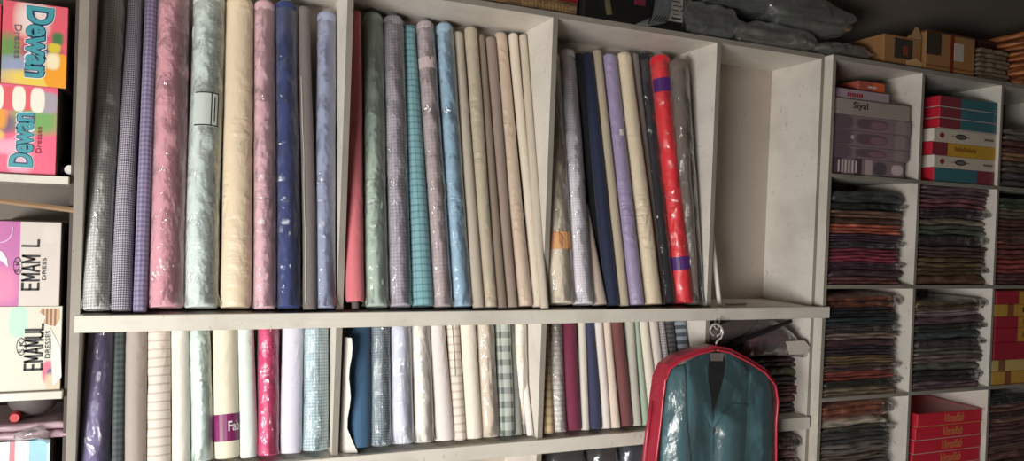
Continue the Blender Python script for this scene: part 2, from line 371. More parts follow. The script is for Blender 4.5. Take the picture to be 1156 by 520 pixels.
row(2, ZM-.004, .21, 'fabric bolts in the upper third bay', [
 ((621, 648), (606, 632, 62), P(222, 206, 178), 'cream fabric bolt with an orange band, behind the second divider', dict(wrap=True, yt=.235)),
 ((648, 671), (630, 649, 60), G((226, 220, 226), (196, 188, 200), 110), 'pale lilac white fine striped fabric bolt, upper third bay', dict(wrap=True)),
 ((669, 686), (655, 664, 232), P(196, 170, 150), 'short beige pink fabric bolt before the black one', dict(yt=.09)),
 ((672, 684), (650, 657, 62), P(30, 30, 40), 'thin black fabric bolt left of the navy one', dict(push=.06)),
 ((685, 700), (656, 669, 62), P(34, 44, 76), 'navy blue fabric bolt, upper third bay', {}),
 ((700, 711), (668, 679, 58), P(188, 168, 134), 'thin khaki fabric bolt left of the lavender one', {}),
 ((711, 728), (680, 696, 64), S(160, 140, 186), 'lavender purple fabric bolt with a small white sticker', {}),
 ((729, 748), (697, 713, 63), S(226, 204, 160), 'cream yellow satin fabric bolt right of the lavender one', {}),
 ((742, 752), (712, 721, 62), P(120, 110, 104), 'thin grey fabric bolt squeezed behind the cream yellow one', dict(push=.045)),
 ((747, 762), (719, 733, 63), P(28, 28, 42), 'blue black fabric bolt left of the bright red one', W),
 ((762, 786), (733, 757, 66), S(222, 22, 40), 'bright red fabric bolt with purple label bands, in plastic', dict(wrap=True, crease=.022, yt=.18, push=-.006)),
 ((786, 805), (758, 777, 70), P(112, 96, 84), 'brown grey fabric bolt in plastic against the third divider', dict(wrap=True, yt=.12, push=-.014)),
])
zl = ZLO-.004
row(0, zl, .11, 'fabric bolts in the lower left bay', [
 ((84, 126), (90, 129, None), P(116, 102, 160), 'wide dark violet fabric bolt in plastic, lower left bay', dict(wrap=True, yref=376)),
 ((126, 140), (129, 142, None), G((84, 98, 96), (50, 62, 62), 60), 'thin grey green checked fabric bolt, lower left bay', dict(yref=376)),
 ((140, 166), (142, 167, None), P(176, 160, 148), 'plain taupe fabric bolt, lower left bay', dict(yref=376)),
 ((166, 193), (167, 193, None), H((228, 212, 194), (200, 178, 158), 42, .2), 'cream fabric bolt with brown cross stripes, lower left bay', dict(yref=376, crease=.02)),
 ((194, 215), (193, 214, None), P(226, 222, 206), 'plain ivory fabric bolt, lower left bay', dict(yref=376)),
 ((216, 241), (214, 238, None), S(204, 226, 214), 'pale mint green fabric bolt, lower left bay', dict(wrap=True, yref=376)),
 ((242, 271), (240, 268, None), P(232, 220, 186), 'cream yellow fabric bolt with a purple label, lower left bay', dict(yref=376, lip=0)),
 ((271, 291), (267, 287, None), P(214, 226, 216), 'thin mint white fabric bolt left of the magenta one', dict(yref=376)),
 ((290, 315), (286, 315, None), S(206, 44, 112), 'magenta fabric bolt in plastic, lower left bay', dict(wrap=True, yref=376, crease=.02)),
 ((316, 341), (316, 343, None), P(216, 214, 234), 'pale lavender white fabric bolt, lower left bay', dict(yref=376)),
 ((345, 374), (343, 373, None), m_fabric(C(200, 224, 228), C(124, 164, 178), 110, 110), 'pale aqua gingham fabric bolt beside the first divider', dict(wrap=True, yref=376)),
], ztop=-.02)
row(1, zl, .11, 'fabric bolts in the lower second bay', [
 ((394, 419), (395, 419, None), P(44, 100, 142), 'teal blue fabric bolt with curled white paper beside it', dict(yref=376)),
 ((419, 442), (418, 440, None), m_fabric(C(84, 112, 128), C(176, 190, 196), 130, 130, du=.4, dv=.5), 'slate blue gingham fabric bolt in plastic, lower second bay', dict(wrap=True, yref=376)),
 ((443, 468), (441, 464, None), P(208, 212, 230), 'pale ice blue fabric bolt in plastic, lower second bay', dict(wrap=True, yref=376)),
 ((468, 490), (464, 486, None), P(228, 222, 210), 'off white fabric bolt right of the ice blue one', dict(wrap=True, yref=376)),
 ((492, 513), (485, 503, None), P(232, 220, 214), 'pinkish white fabric bolt, lower second bay', dict(yref=376)),
 ((512, 527), (502, 519, None), H((234, 218, 198), (212, 190, 168), 40, .3), 'cream cross striped fabric bolt with a loose flap', dict(yref=376)),
 ((526, 545), (518, 538, None), P(240, 226, 202), 'bright cream fabric bolt, lower second bay', dict(yref=376)),
 ((544, 564), (538, 558, None), P(216, 198, 174), 'beige fabric bolt in plastic left of the green plaid', dict(wrap=True, yref=376)),
 ((564, 581), (559, 577, None), m_fabric(C(190, 198, 184), C(74, 92, 86), 30, 22, du=.3, dv=.45), 'green and white plaid fabric bolt, lower second bay', dict(yref=376)),
 ((579, 590), (573, 581, None), P(146, 150, 140), 'thin grey green fabric bolt right of the plaid', dict(yref=376, push=.015)),
 ((590, 604), (580, 596, None), P(236, 222, 200), 'cream fabric bolt in plastic next to the second divider', dict(wrap=True, yref=376)),
 ((604, 611), (596, 604, None), P(236, 230, 222), 'slim white fabric bolt squeezed against the second divider', dict(yref=376)),
], ztop=-.02)
row(2, zl, .11, 'fabric bolts in the lower third bay', [
 ((614, 626), (612, 620, None), m_fabric(C(206, 176, 112), C(150, 118, 66), 40, 36, du=.3, dv=.3), 'ochre checked fabric bolt in the corner by the second divider', dict(yref=376)),
 ((624, 640), (618, 635, None), H((212, 204, 196), (192, 183, 176), 60), 'light grey creased fabric bolt in plastic, lower third bay', dict(wrap=True, yref=376, crease=.02)),
 ((640, 657), (635, 651, None), P(132, 22, 68), 'maroon magenta fabric bolt, lower third bay', dict(yref=376)),
 ((656, 666), (651, 662, None), P(222, 212, 194), 'thin cream fabric bolt left of the navy one, lower bay', dict(yref=376)),
 ((666, 680), (662, 672, None), P(58, 62, 100), 'dusty navy fabric bolt, lower third bay', dict(yref=376)),
 ((679, 690), (671, 682, None), P(232, 220, 208), 'white cream fabric bolt right of the navy one, lower bay', dict(yref=376)),
 ((690, 701), (682, 691, None), P(228, 204, 180), 'thin peach fabric bolt, lower third bay', dict(yref=376)),
 ((701, 715), (690, 705, None), P(126, 64, 62), 'reddish brown fabric bolt, lower third bay', dict(yref=376)),
 ((714, 725), (705, 717, None), P(190, 186, 166), 'sage grey fabric bolt right of the reddish brown one', dict(yref=376)),
 ((724, 733), (717, 723, None), P(166, 192, 160), 'thin pale green fabric bolt, lower third bay', dict(yref=376)),
 ((733, 745), (722, 734, None), P(230, 218, 196), 'cream fabric bolt left of the suit cover, lower bay', dict(yref=376)),
 ((744, 756), (734, 745, None), P(216, 204, 190), 'beige white fabric bolt above the suit cover shoulder', dict(yref=376)),
 ((756, 764), (745, 752, None), G((196, 186, 186), (120, 110, 112), 110), 'pale grey checked thin fabric bolt above the suit cover', dict(yref=376)),
 ((764, 774), (753, 762, None), H((84, 82, 86), (52, 50, 54), 60), 'dark grey ribbed thin fabric bolt above the suit cover', dict(yref=376)),
 ((774, 787), (763, 776, None), H((138, 150, 160), (64, 72, 84), 36), 'blue grey banded fabric bolt by the third divider', dict(yref=376)),
], ztop=-.02)
# stickers, label bands, loose edges on particular bolts
def on_bolt(label): root, pt, rad, L, B, T, r0, r1 = BOLTS[label]; return root, pt, L, B, T, r0, r1
def patch(label, name, m, th0, th1, s0, s1, k=1.045, n=10, extra=0):
    root, pt, L, B, T, r0, r1 = on_bolt(label); rings = []
    for s in (s0, (s0+s1)/2, s1):
        rr = (r0+(r1-r0)*s)*k
        rings.append([pt(th0+(th1-th0)*i/n, s, rr+extra) for i in range(n+1)]+[pt(th1-(th1-th0)*i/n, s, rr+extra-.0012) for i in range(n+1)])
    return obj(name, loft(rings), m, root, smooth=False)
def word_on(label, body, m, th0, th1, s0, s1, k=1.055, parent=None, bold=.02):
    root, pt, L, B, T, r0, r1 = on_bolt(label)
    return lettering(body, parent or root, m, lambda s, t: pt(th0+(th1-th0)*s, s0+(s1-s0)*t, (r0+(r1-r0)*(s0+(s1-s0)*t))*k), bold)
PURPLE = m_plain('purple_label', C(128, 40, 96), .4)
PURPLE2 = m_plain('violet_label', C(78, 40, 110), .4)
WPRINT = m_plain('white_print', C(240, 236, 236), .5)
f = -PI/2     # angle of the roll that faces the shop
q = 'cream yellow fabric bolt with a purple label, lower left bay'
b_ = patch(q, 'label_band', PURPLE, f-1.5, f+1.5, .12, .31, 1.03)
word_on(q, 'Fab', WPRINT, f+.1, f+1.15, .19, .26, 1.037, b_)
q = 'bright red fabric bolt with purple label bands, in plastic'
for s0, s1 in ((.845, .90), (.13, .18)):
    b_ = patch(q, 'label_band', PURPLE2, f-1.5, f+1.3, s0, s1, 1.055); word_on(q, 'Fab', WPRINT, f+.2, f+1.0, s0+.012, s1-.012, 1.062, b_)
q = 'pale mint satin fabric bolt with a sticker, in plastic'
b_ = patch(q, 'sticker', m_plain('grey_green_sticker', C(206, 216, 208), .5), f-.75, f+.75, .55, .66, 1.07)
for a0, a1, s0, s1 in ((f-.7, f+.7, .655, .659), (f-.7, f+.7, .551, .555), (f+.25, f+.31, .555, .655), (f+.66, f+.72, .551, .659), (f+.44, f+.50, .565, .645)): patch(q, 'sticker_print', BLACK, a0, a1, s0, s1, 1.078).parent = b_
q = 'cream fabric bolt with an orange band, behind the second divider'
patch(q, 'label_band', m_plain('orange_label', C(226, 168, 116), .5), f-1.5, f+1.5, .2, .265, 1.045)
q = 'lavender purple fabric bolt with a small white sticker'
patch(q, 'sticker', PAPER, f-.25, f+.25, .655, .68, 1.045)
q = 'dusty rose striped fabric bolt right of the teal check'
patch(q, 'label_band', m_plain('pale_rose_band', C(204, 186, 186), .6), f-1.5, f+1.5, .82, .86, 1.045)
def edge_strip(label, name, m, th, wid, s0, s1, seed, k=1.03, parts=30):       # a loose selvedge standing off the roll
    root, pt, L, B, T, r0, r1 = on_bolt(label); rings = []
    for j in range(parts+1):
        s = s0+(s1-s0)*j/parts; r = (r0+(r1-r0)*s); w = wid*(1+.6*noise.noise((seed, s*9, 0)))
        d = .12*noise.noise((seed+5, s*7, 1))
        rings.append([pt(th+d, s, r*.97), pt(th+d+.05, s, r*k+w), pt(th+d+.10, s, r*k+w), pt(th+d+.09, s, r*.97)])
    return obj(name, loft(rings), m, root)
edge_strip('thin taupe fabric bolt with a white edge strip, upper left bay', 'loose_edge', PAPER, f-.75, .004, .02, .75, 3)
edge_strip('teal blue fabric bolt with curled white paper beside it', 'loose_edge', P(36, 80, 116), f-1.0, .003, .02, .98, 4)
edge_strip('cream cross striped fabric bolt with a loose flap', 'loose_flap', P(240, 226, 206), f-.5, .006, .5, .99, 5)
edge_strip('brown grey fabric bolt in plastic against the third divider', 'loose_edge', P(96, 82, 72), f-.2, .005, .02, .6, 6)
# curled white paper sheet standing beside the teal blue bolt
bm_r = []
for j in range(13):
    y = 380+135*j/12; s = j/12
    xl = 389-6*s; xr = 397-5*s+(12*max(0, s-.78)/.22 if s > .78 else 0)+1.5*math.sin(j*1.3)
    a = at(xl, y, .035); b = at(xr, y, .012)
    a.z = b.z = max(a.z, zl+.001); bm_r.append([a, (a+b)/2+Vector((0, -.006, 0)), b, b+Vector((0, .0015, 0)), (a+b)/2+Vector((0, -.0045, 0)), a+Vector((0, .0015, 0))])
tag(obj('paper_sheet', loft(bm_r), PAPER, smooth=False), 'curled white paper sheet between the first divider and the teal blue bolt', 'paper')
# white tube and small strip in the empty bay
B = at(812.5, 343, .03); B.z = ZM-.003; T = at(803, 262, .03); rings = [[p+Vector((math.cos(k*PI/8)*.0085, math.sin(k*PI/8)*.0085, 0))*q_ for k in range(16)] for p, q_ in ((B, 1), (T, 1), (T, .75), (T-Vector((0, 0, .05)), .75))]
tag(obj('curtain_rod', loft(rings), m_plain('white_enamel', C(236, 232, 224), .35), smooth=False), 'thin white tube leaning in the empty bay by the third divider', 'rod')
a = at(819, 340, .06); b = at(841, 340, .06)
tag(obj('paper_strip', box_bm(a.x, b.x, .05, .062, ZM-.0035, ZM+.0035, .001), PAPER), 'narrow white strip lying on the empty shelf', 'paper')
# ------------------------------------------------------------------ right pigeonhole unit
RF = -.040                                              # its front stands forward of the shelving
def fx(X): return EYE.x+(X-EYE.x)*(EYE.y-RF)/EYE.y
def fz(Z): return EYE.z+(Z-EYE.z)*(EYE.y-RF)/EYE.y
RXL = fx(2.5562); RX0 = RXL-.016; RX = [RXL, fx(3.0397), fx(3.5257), fx(4.0)]
ZR = [fz(z) for z in (.956, .5163, .0818, -.3612, -.80)]; RB = DEP
pig = thing('pigeonhole_unit', 'white pigeonhole unit with cloth stacks and boxes, right of the shelving', 'shelving', (RX0, 0, FLOOR))
def ppart(name, bm, m):
    bmesh.ops.translate(bm, verts=bm.verts, vec=(-RX0, 0, -FLOOR)); return obj(name, bm, m, pig)
ppart('side_panel', box_bm(RX0, RXL, RF, DEP, FLOOR, ZR[0], front=1), [RAIL, EDGE])
for x in RX[1:3]: ppart('divider', box_bm(x-.014, x, RF, DEP, FLOOR, ZR[0], front=1), [WHITE, EDGE])
ppart('side_panel', box_bm(RX[3], RX[3]+.018, RF, DEP, FLOOR, ZR[0], front=1), [WHITE, EDGE])
ppart('top_board', box_bm(RX0, RX[3]+.018, RF, DEP+.01, ZR[0], ZR[0]+.018, front=1), [WHITE, EDGE])
ppart('back_panel', box_bm(RX0+.001, RX[3]+.017, DEP, DEP+.01, FLOOR, ZR[0]), m_paint('shade_darkened_back', C(104, 92, 82), C(76, 66, 58), .5))  # back colour darkened to paint in the deep shade inside the pigeonholes
for z in ZR[1:]:
    for k in range(3): ppart('shelf_board', box_bm(RX[k], RX[k+1]-(.014 if k < 2 else 0), RF, DEP, z-.014, z, front=1), [WHITE, EDGE])
# ------------------------------------------------------------------ folded cloth
def slab(w, d, h, seed, folds=2, nx=22, droop=.0, wav=1.0, sag=None):
    sag = sag or (lambda x, z: 0)
    # folded cloth: `folds` layers, each with a rounded fold towards -Y; local origin bottom centre front
    bm = bmesh.new(); hh = h/folds
    for k in range(folds):
        rings = []; dx = random.uniform(-.006, .006); dy = random.uniform(0, .008); sx = random.uniform(.95, 1)
        for i in range(nx+1):
            s = i/nx*2-1; x = s*w/2*sx+dx
            e = 1-max(0, abs(s)-.86)/.14*.5
            dz = sag(x, k*hh)
            yo = dy+noise.noise((s*3+seed, k*2.0+seed, 5))*.009
            z0 = k*hh+.01*hh+dz; t = (hh*.96+sag(x, (k+1)*hh)-dz)*e*(1-.28*abs(noise.noise((s*4+seed*2, k, 9))))
            r = t/2
            prof = [(d, 0), (d*.5, 0), (r, 0)]+[(r-r*math.sin(a*PI/5), r-r*math.cos(a*PI/5)) for a in range(1, 5)]+[(r, t), (d*.5, t), (d, t)]
            rings.append([(x, yo+p[0], z0+p[1]) for p in prof])
        R = [[bm.verts.new(p) for p in r_] for r_ in rings]; n = len(R[0])
        for a, b in zip(R, R[1:]):
            for i in range(n): bm.faces.new((a[i], a[(i+1) % n], b[(i+1) % n], b[i]))
        bm.faces.new(R[0]); bm.faces.new(R[-1])
    return bm
ORD = ['first', 'second', 'third', 'fourth', 'fifth', 'sixth', 'seventh', 'eighth', 'ninth', 'tenth', 'eleventh', 'twelfth', 'thirteenth', 'fourteenth']
FOLDM = {}
def tone(c, k=1.9):
    if c not in FOLDM:
        a = dull(C(*c, 1.7), .15); FOLDM[c] = m_batik([tuple(v*.45 for v in a[:3])+(1,), a, tuple(min(.9, v*1.7+.008) for v in a[:3])+(1,)])
    return FOLDM[c]
def stack(x0, x1, z0, z1, where, group, layers, front=RF+.012, depth=.24, sleeve=(), k=1.9):
    # layers from the top down: (colour words, rgb, weight)
    tot = sum(l[2] for l in layers); z = z0 = z0+.001; n = len(layers); sd = random.uniform(0, 99)
    def sagf(zb): return lambda x, zz: .011*min(1, (zb+zz-z0)/.08)*noise.noise((x*5+sd, (zb+zz)*4, sd))
    for i in range(n-1, -1, -1):
        nm, c, wt = layers[i]; h = (z1-z0)*wt/tot; seed = random.uniform(0, 99); w = (x1-x0)*random.uniform(.94, 1.0)
        pos = 'topmost' if i == 0 else ('lowest' if i == n-1 else ORD[i]+' from the top')
        loc = ((x0+x1)/2+random.uniform(-.004, .004), front+random.uniform(0, .014), z)
        lab = f'{nm} folded cloth, {pos} {where}'
        if i in sleeve:
            r = thing('folded_cloth', lab, 'folded cloth', loc, group); obj('cloth', slab(w*.97, depth, h*.97, seed, random.choice((1, 2, 2, 3)) if h < .05 else 3, sag=sagf(z)), tone(c, k), r, smooth=True)
            rings = []
            for j in range(17):
                s = j/16*2-1; e = 1-.35*max(0, abs(s)-.8)/.2; rg = []
                for a in range(16):
                    an = a/16*2*PI; nz = noise.noise((s*6+seed, a*1.1, 3))*.004
                    rg.append((s*(w/2+.010)+nz, depth/2-(depth/2+.009+nz*1.5)*max(-1, min(1, 1.3*math.cos(an))), h/2+sagf(z)(s*w/2, h/2)+(h/2*e-.0006)*max(-1, min(1, 1.3*math.sin(an)))))
                rings.append(rg)
            obj('plastic_sleeve', loft(rings), PACKFILM, r, smooth=True)
        else:
            tag(obj('folded_cloth', slab(w, depth, h*.985, seed, random.choice((1, 2, 2, 3)) if h < .05 else 3, sag=sagf(z)), tone(c, k), None, loc, smooth=True), lab, 'folded cloth', group)
        z += h
zt_ = lambda x, y, Y=-.02: at(x, y, Y).z
L1 = lambda c: (RX[c]+.012, RX[c+1]-.036)
g = 'folded cloths in the left pigeonholes'
stack(RX[0]+.012, RX[1]-.055, ZR[2], zt_(945, 212), 'in the upper cloth stack, left column', g, [
 ('slate grey', (50, 52, 52), 1.6), ('dark green', (38, 52, 44), 1), ('dull brown', (92, 66, 52), 1), ('dark umber', (66, 44, 36), .9), ('rust orange', (150, 72, 52), 1.5), ('dark aubergine', (58, 42, 54), 1.1),
 ('grey mauve', (86, 76, 82), 1), ('crimson', (104, 36, 52), 1), ('ruby red', (124, 42, 58), 1), ('mauve plum', (94, 60, 76), 1), ('blackish plum', (58, 42, 46), 1), ('brick brown', (92, 52, 50), 1)], sleeve=(1, 6, 9))
stack(RX[0]+.012, RX[1]-.06, ZR[3], zt_(940, 334), 'in the middle cloth stack, left column', g, [
 ('burnt orange', (134, 66, 44), 1.5), ('black', (34, 32, 36), 1.2), ('black teal', (36, 44, 48), .9), ('ash grey', (92, 86, 82), 1), ('warm taupe', (104, 86, 76), .8), ('dark maroon', (62, 40, 42), .9), ('black plum', (46, 36, 44), 1.1),
 ('olive brown', (92, 74, 48), 1), ('rosy taupe', (104, 78, 74), .9), ('red brown', (112, 50, 42), 1), ('bottle green', (48, 54, 46), 1), ('khaki', (98, 84, 66), 1)], sleeve=(0, 3, 8, 10))
stack(RX[0]+.012, RX[1]-.075, ZR[4], zt_(938, 456), 'in the lower cloth stack, left column', g, [
 ('orange batik', (164, 92, 62), 1.8), ('off white batik', (140, 128, 112), 1), ('grey green', (76, 78, 70), .9), ('charcoal', (58, 56, 54), 1), ('taupe grey', (92, 84, 78), 1), ('brown grey', (84, 72, 64), 1.2), ('dark grey brown', (70, 60, 56), 2), ('plain brown', (80, 62, 52), 3)], sleeve=(0, 2))
g = 'folded cloths in the middle pigeonholes'
stack(RX[1]+.02, RX[2]-.03, ZR[2], zt_(1046, 208), 'in the upper cloth stack, middle column', g, [
 ('dusky plum', (82, 60, 68), 1.3), ('rose maroon', (104, 60, 66), 1), ('deep plum', (80, 54, 66), 1.1), ('pale khaki', (104, 94, 76), .7), ('forest green', (62, 70, 54), 1), ('dark taupe', (78, 66, 62), 1.2),
 ('blackish brown', (66, 48, 42), 1.1), ('olive', (86, 68, 44), 1), ('old gold', (116, 92, 52), .9), ('umber brown', (84, 60, 42), 1.1)], sleeve=(2, 5, 8))
stack(RX[1]+.02, RX[2]-.038, ZR[3], zt_(1040, 338), 'in the middle cloth stack, middle column', g, [
 ('khaki gold', (116, 96, 66), 1.3), ('pale lilac', (122, 104, 108), .7), ('dark plum', (78, 60, 66), 1), ('fern green', (64, 70, 56), .9), ('dark teal', (56, 66, 64), 1), ('mauve grey', (96, 82, 84), 1), ('grey sage', (82, 78, 70), .9),
 ('pinkish taupe', (98, 80, 78), 1), ('green grey', (70, 72, 62), 1), ('navy plum', (62, 56, 64), 1.2), ('faded plum', (88, 70, 74), .9)], sleeve=(0, 3, 5, 9))
g = 'folded cloths in the right pigeonholes'
stack(RX[2]+.015, RX[3]-.015, ZR[2], zt_(1128, 222), 'in the upper cloth stack, right column', g, [
 ('bright green', (62, 96, 60), .8), ('olive khaki', (92, 82, 62), 1), ('brown maroon', (84, 50, 44), 1), ('terracotta', (132, 78, 62), 1.2), ('dark rust', (100, 50, 46), 1.3), ('tomato red', (136, 58, 54), 1.3), ('plum brown', (88, 56, 54), 1)], sleeve=(0, 3))
stack(RX[2]+.015, RX[3]-.015, ZR[4], zt_(1120, 446), 'in the lower cloth stack, right column', g, [
 ('dark petrol', (42, 54, 56), 1.2), ('russet brown', (104, 72, 60), 1), ('mulberry', (86, 58, 58), 1), ('sandy brown', (112, 86, 68), .5), ('maroon brown', (86, 56, 54), 1), ('dull plum', (90, 62, 60), 1), ('dark mulberry', (76, 50, 52), 1), ('cocoa brown', (92, 68, 60), 1), ('chestnut', (84, 56, 48), 4)], sleeve=(0, 2))
# bay four, lower: folded cloth on the low shelf, and below it
xa, xb = atz(852, -.3, .05), XS[4]-.03
stack(xa, atz(906, -.3, .05), ZLO-.0025, zt_(890, 404, .05), 'in the small stack behind the suit cover', 'folded cloths behind the suit cover', [
 ('dark wine', (54, 30, 32), 1), ('moss green', (64, 64, 40), 1), ('near black', (34, 30, 32), 1), ('dark red', (78, 34, 38), 1), ('brick red', (84, 42, 42), 1), ('black brown', (48, 38, 40), 1)], front=.05, depth=.2)
stack(atz(845, -.5, .0), XS[4]-.03, -.8695, zt_(895, 492, .0), 'in the maroon pile under the low rail', 'maroon cloths under the low rail', [
 ('dusty maroon', (92, 50, 56), 1.6), ('pale mauve', (128, 92, 94), .8), ('deep maroon', (80, 36, 44), 1.5), ('wine red', (88, 44, 52), 2.4), ('dark wine red', (70, 40, 46), 4)], front=.004, depth=.23, sleeve=(0, 2))
# ------------------------------------------------------------------ boxes in the pigeonholes
def carton(name, label, cat, x0, x1, y0, y1, z0, z1, m, group=None, bev=.0025):
    r = thing(name, label, cat, ((x0+x1)/2, y0, z0), group); w = (x1-x0)/2
    body = obj('box_body', box_bm(-w, w, 0, y1-y0, 0, z1-z0, bev), m, r); return r, w, z1-z0
def lid_line(r, w, h, d, m, zz=None):
    return obj('lid_edge', box_bm(-w-.0012, w+.0012, -.0012, d, h-.0030, h-.0002, .0005) if zz is None else box_bm(-w-.001, w+.001, -.0015, d, zz, zz+.002), m, r)
RED = C(190, 34, 54, 1.3); MAR = C(112, 44, 54, 1.6); TEAL = C(52, 96, 102, 1.5); GOLD = C(176, 136, 44, 1.5); CREAM = C(176, 166, 150, 1.6)
def m_side(name, stops):     # front blocks along X, with bright red ends
    return m_zones(name, 0, stops, .35)
mt = m_side('maroon_teal_carton', [(0, RED), (.012, MAR), (.36, TEAL)])
mt2 = m_side('teal_maroon_carton', [(0, RED), (.012, TEAL), (.7, MAR)])
mg = m_side('maroon_gold_carton', [(0, RED), (.012, MAR), (.24, GOLD)])
mw = m_side('cream_carton', [(0, C(226, 216, 206, 1.2)), (.012, CREAM), (.99, CREAM)])
mgold = m_plain('gold_print', C(206, 164, 92), .35)
LINE = m_plain('pale_carton_edge', C(206, 196, 190), .5)
mgrey = m_plain('grey_print', C(120, 112, 108), .5); mred = m_plain('red_print', C(150, 44, 56), .5)
lz = [zt_(1050, y, RF+.02) for y in (106, 119, 131.5, 143.5, 159, 174, 188)]+[ZR[1]+.0008]
names = [('maroon and teal carton, topmost in the middle upper pigeonhole', mt), ('maroon and teal carton, second in the middle upper pigeonhole', mt), ('maroon and teal carton directly above the cream one', mt),
 ('upper cream carton with a black oval emblem', mw), ('maroon and gold carton between two cream cartons', mg), ('lower cream carton with a black oval emblem', mw), ('teal carton with maroon end, lowest in its pigeonhole', mt2)]
off = [1061, 1061, 1060, 1054, 1052, 1054, 1054]
rgt = [1136, 1136.5, 1136.5, 1129, 1129, 1129, 1131]
for i in range(6, -1, -1):
    x0 = atz(off[i], lz[i], RF+.012); x1 = min(atz(rgt[i], lz[i], RF+.012), RX[2]-.016)
    r, w, h = carton('shirt_box', names[i][0], 'box', x0, x1, RF+.012, .24, lz[i+1], lz[i]-.0006, names[i][1], 'cartons in the middle upper pigeonhole')
    if i in (0, 1, 2): obj('lid_edge', box_bm(-w-.001, w+.001, -.0014, .2, .0, .0028), LINE, r)
    if i in (3, 5):
        em = [(-w*.0+.034*math.cos(a*PI/12)-.028, h*.5+.011*math.sin(a*PI/12)) for a in range(24)]
        e = obj('emblem', plate(em, .001, lambda x, z: -.0016), BLACK, r)
        em = [(.026*math.cos(a*PI/12)-.028, h*.5+.0065*math.sin(a*PI/12)) for a in range(24)]
        obj('emblem_centre', plate(em, .0008, lambda x, z: -.0024), mgrey, e)
        obj('emblem_bar', box_bm(-.082, -.062, -.0016, 0, h*.5-.001, h*.5+.001), BLACK, e); obj('emblem_bar', box_bm(.006, .026, -.0016, 0, h*.5-.001, h*.5+.001), BLACK, e)
        em = [((.014 if a % 2 else .009)*math.cos(a*PI/8)-w+.05, h*.5+(.014 if a % 2 else .009)*math.sin(a*PI/8)) for a in range(16)]
        obj('flower_mark', plate(em, .001, lambda x, z: -.0016), mred, r)
        for k in range(9): 
            x = w-.075+k*.0065; t_ = obj('lettering', box_bm(x, x+.0045, -.0014, 0, h*.5-.005, h*.5+.004), mgrey, r)
    if i == 4:
        for k in range(14): x = -w*.3+k*.0095; obj('lettering', box_bm(x, x+.006, -.0014, 0, h*.38, h*(.66 if k % 3 else .76)), m_plain('brown_print', C(140, 98, 34), .5) if k == 0 else bpy.data.materials['brown_print'], r)
# left upper pigeonhole: grey printed boxes
gz = [zt_(947, y, RF+.02) for y in (128, 145, 163, 177)]+[ZR[1]+.0008]
gbase = C(104, 88, 92, 1.9)
mgb = m_print('grey_mauve_carton', gbase, [(.5, .5, .2, .36, C(84, 66, 70, 1.7), .3), (.58, .45, .10, .22, C(112, 84, 88, 1.7), .6), (.12, .5, .14, .5, C(82, 68, 74, 1.7), .5), (.87, .5, .07, .5, C(120, 106, 106, 1.8), .4)])
mgs = m_print('striped_mauve_carton', gbase, [(.08, .5, .06, .8, C(74, 56, 64, 1.6), .2), (.36, .5, .05, .8, C(70, 50, 58, 1.6), .2), (.5, .5, .05, .8, C(150, 132, 134, 1.6), .2), (.66, .5, .09, .4, C(74, 66, 72, 1.6), .2), (.9, .5, .08, .3, C(170, 156, 156, 1.6), .3)])
lb = ['upper grey mauve printed carton with a dark panel, left upper pigeonhole', 'middle grey mauve printed carton with a round mark, left upper pigeonhole', 'lower grey mauve printed carton, above the striped one', 'striped mauve carton at the bottom of the left upper pigeonhole']
xr_ = [1029, 1027, 1026, 1021]
for i in range(3, -1, -1):
    r, w, h = carton('shirt_box', lb[i], 'box', RXL+.006+.004*(i % 2), atz(xr_[i], gz[i], RF+.015), RF+.015, .23, gz[i+1], gz[i]-.0006, mgs if i == 3 else mgb, 'cartons in the left upper pigeonhole')
    if i == 1: obj('round_mark', plate([(.008*math.cos(a*PI/8)-w*.5, h*.55+.008*math.sin(a*PI/8)) for a in range(16)], .001, lambda x, z: -.0015), LINE, r)
    if i == 3:
        for k in range(6): x = -w*.82+k*.018; obj('stripe', box_bm(x, x+.007, -.0012, 0, h*.15, h*.85), LINE, r)
za = gz[0]; zb = zt_(947, 110, RF+.02)
r, w, h = carton('shirt_box', 'pale grey carton lettered Siyal on its front, above the printed ones', 'box', RXL+.008, atz(1027, za, RF+.015), RF+.015, .23, za, zb, m_plain('pale_grey_carton', C(124, 114, 108, 1.9), .5), 'cartons in the left upper pigeonhole')
lettering('Siyal', r, BLACK, flat(-w*.50, -w*.12, h*.3, h*.84, -.0008), .02)
zc = zt_(949, 98, RF+.02)
r, w, h = carton('shirt_box', 'lilac carton with faint red lettering, second from top, left pigeonhole', 'box', RXL+.008, atz(1004, zb, RF+.03), RF+.03, .22, zb, zc, m_plain('lilac_carton', C(134, 118, 126, 1.8), .5), 'cartons in the left upper pigeonhole')
for k in range(7): x = -w*.45+k*.012; obj('lettering', box_bm(x, x+.008, -.0012, 0, h*.3, h*.65), mred, r)
r, w, h = carton('shirt_box', 'small orange red carton on top of the left upper pile', 'box', atz(969, zc, RF+.05), atz(999, zc, RF+.05), RF+.05, .2, zc, zc+.044, m_print('orange_red_carton', C(132, 66, 56, 1.8), [(.75, .5, .22, .6, C(176, 82, 48, 1.6), .4)]), 'cartons in the left upper pigeonhole')
for k in range(4): x = -w*.3+k*.012; obj('lettering', box_bm(x, x+.008, -.0012, 0, h*.4, h*.6), LINE, r)
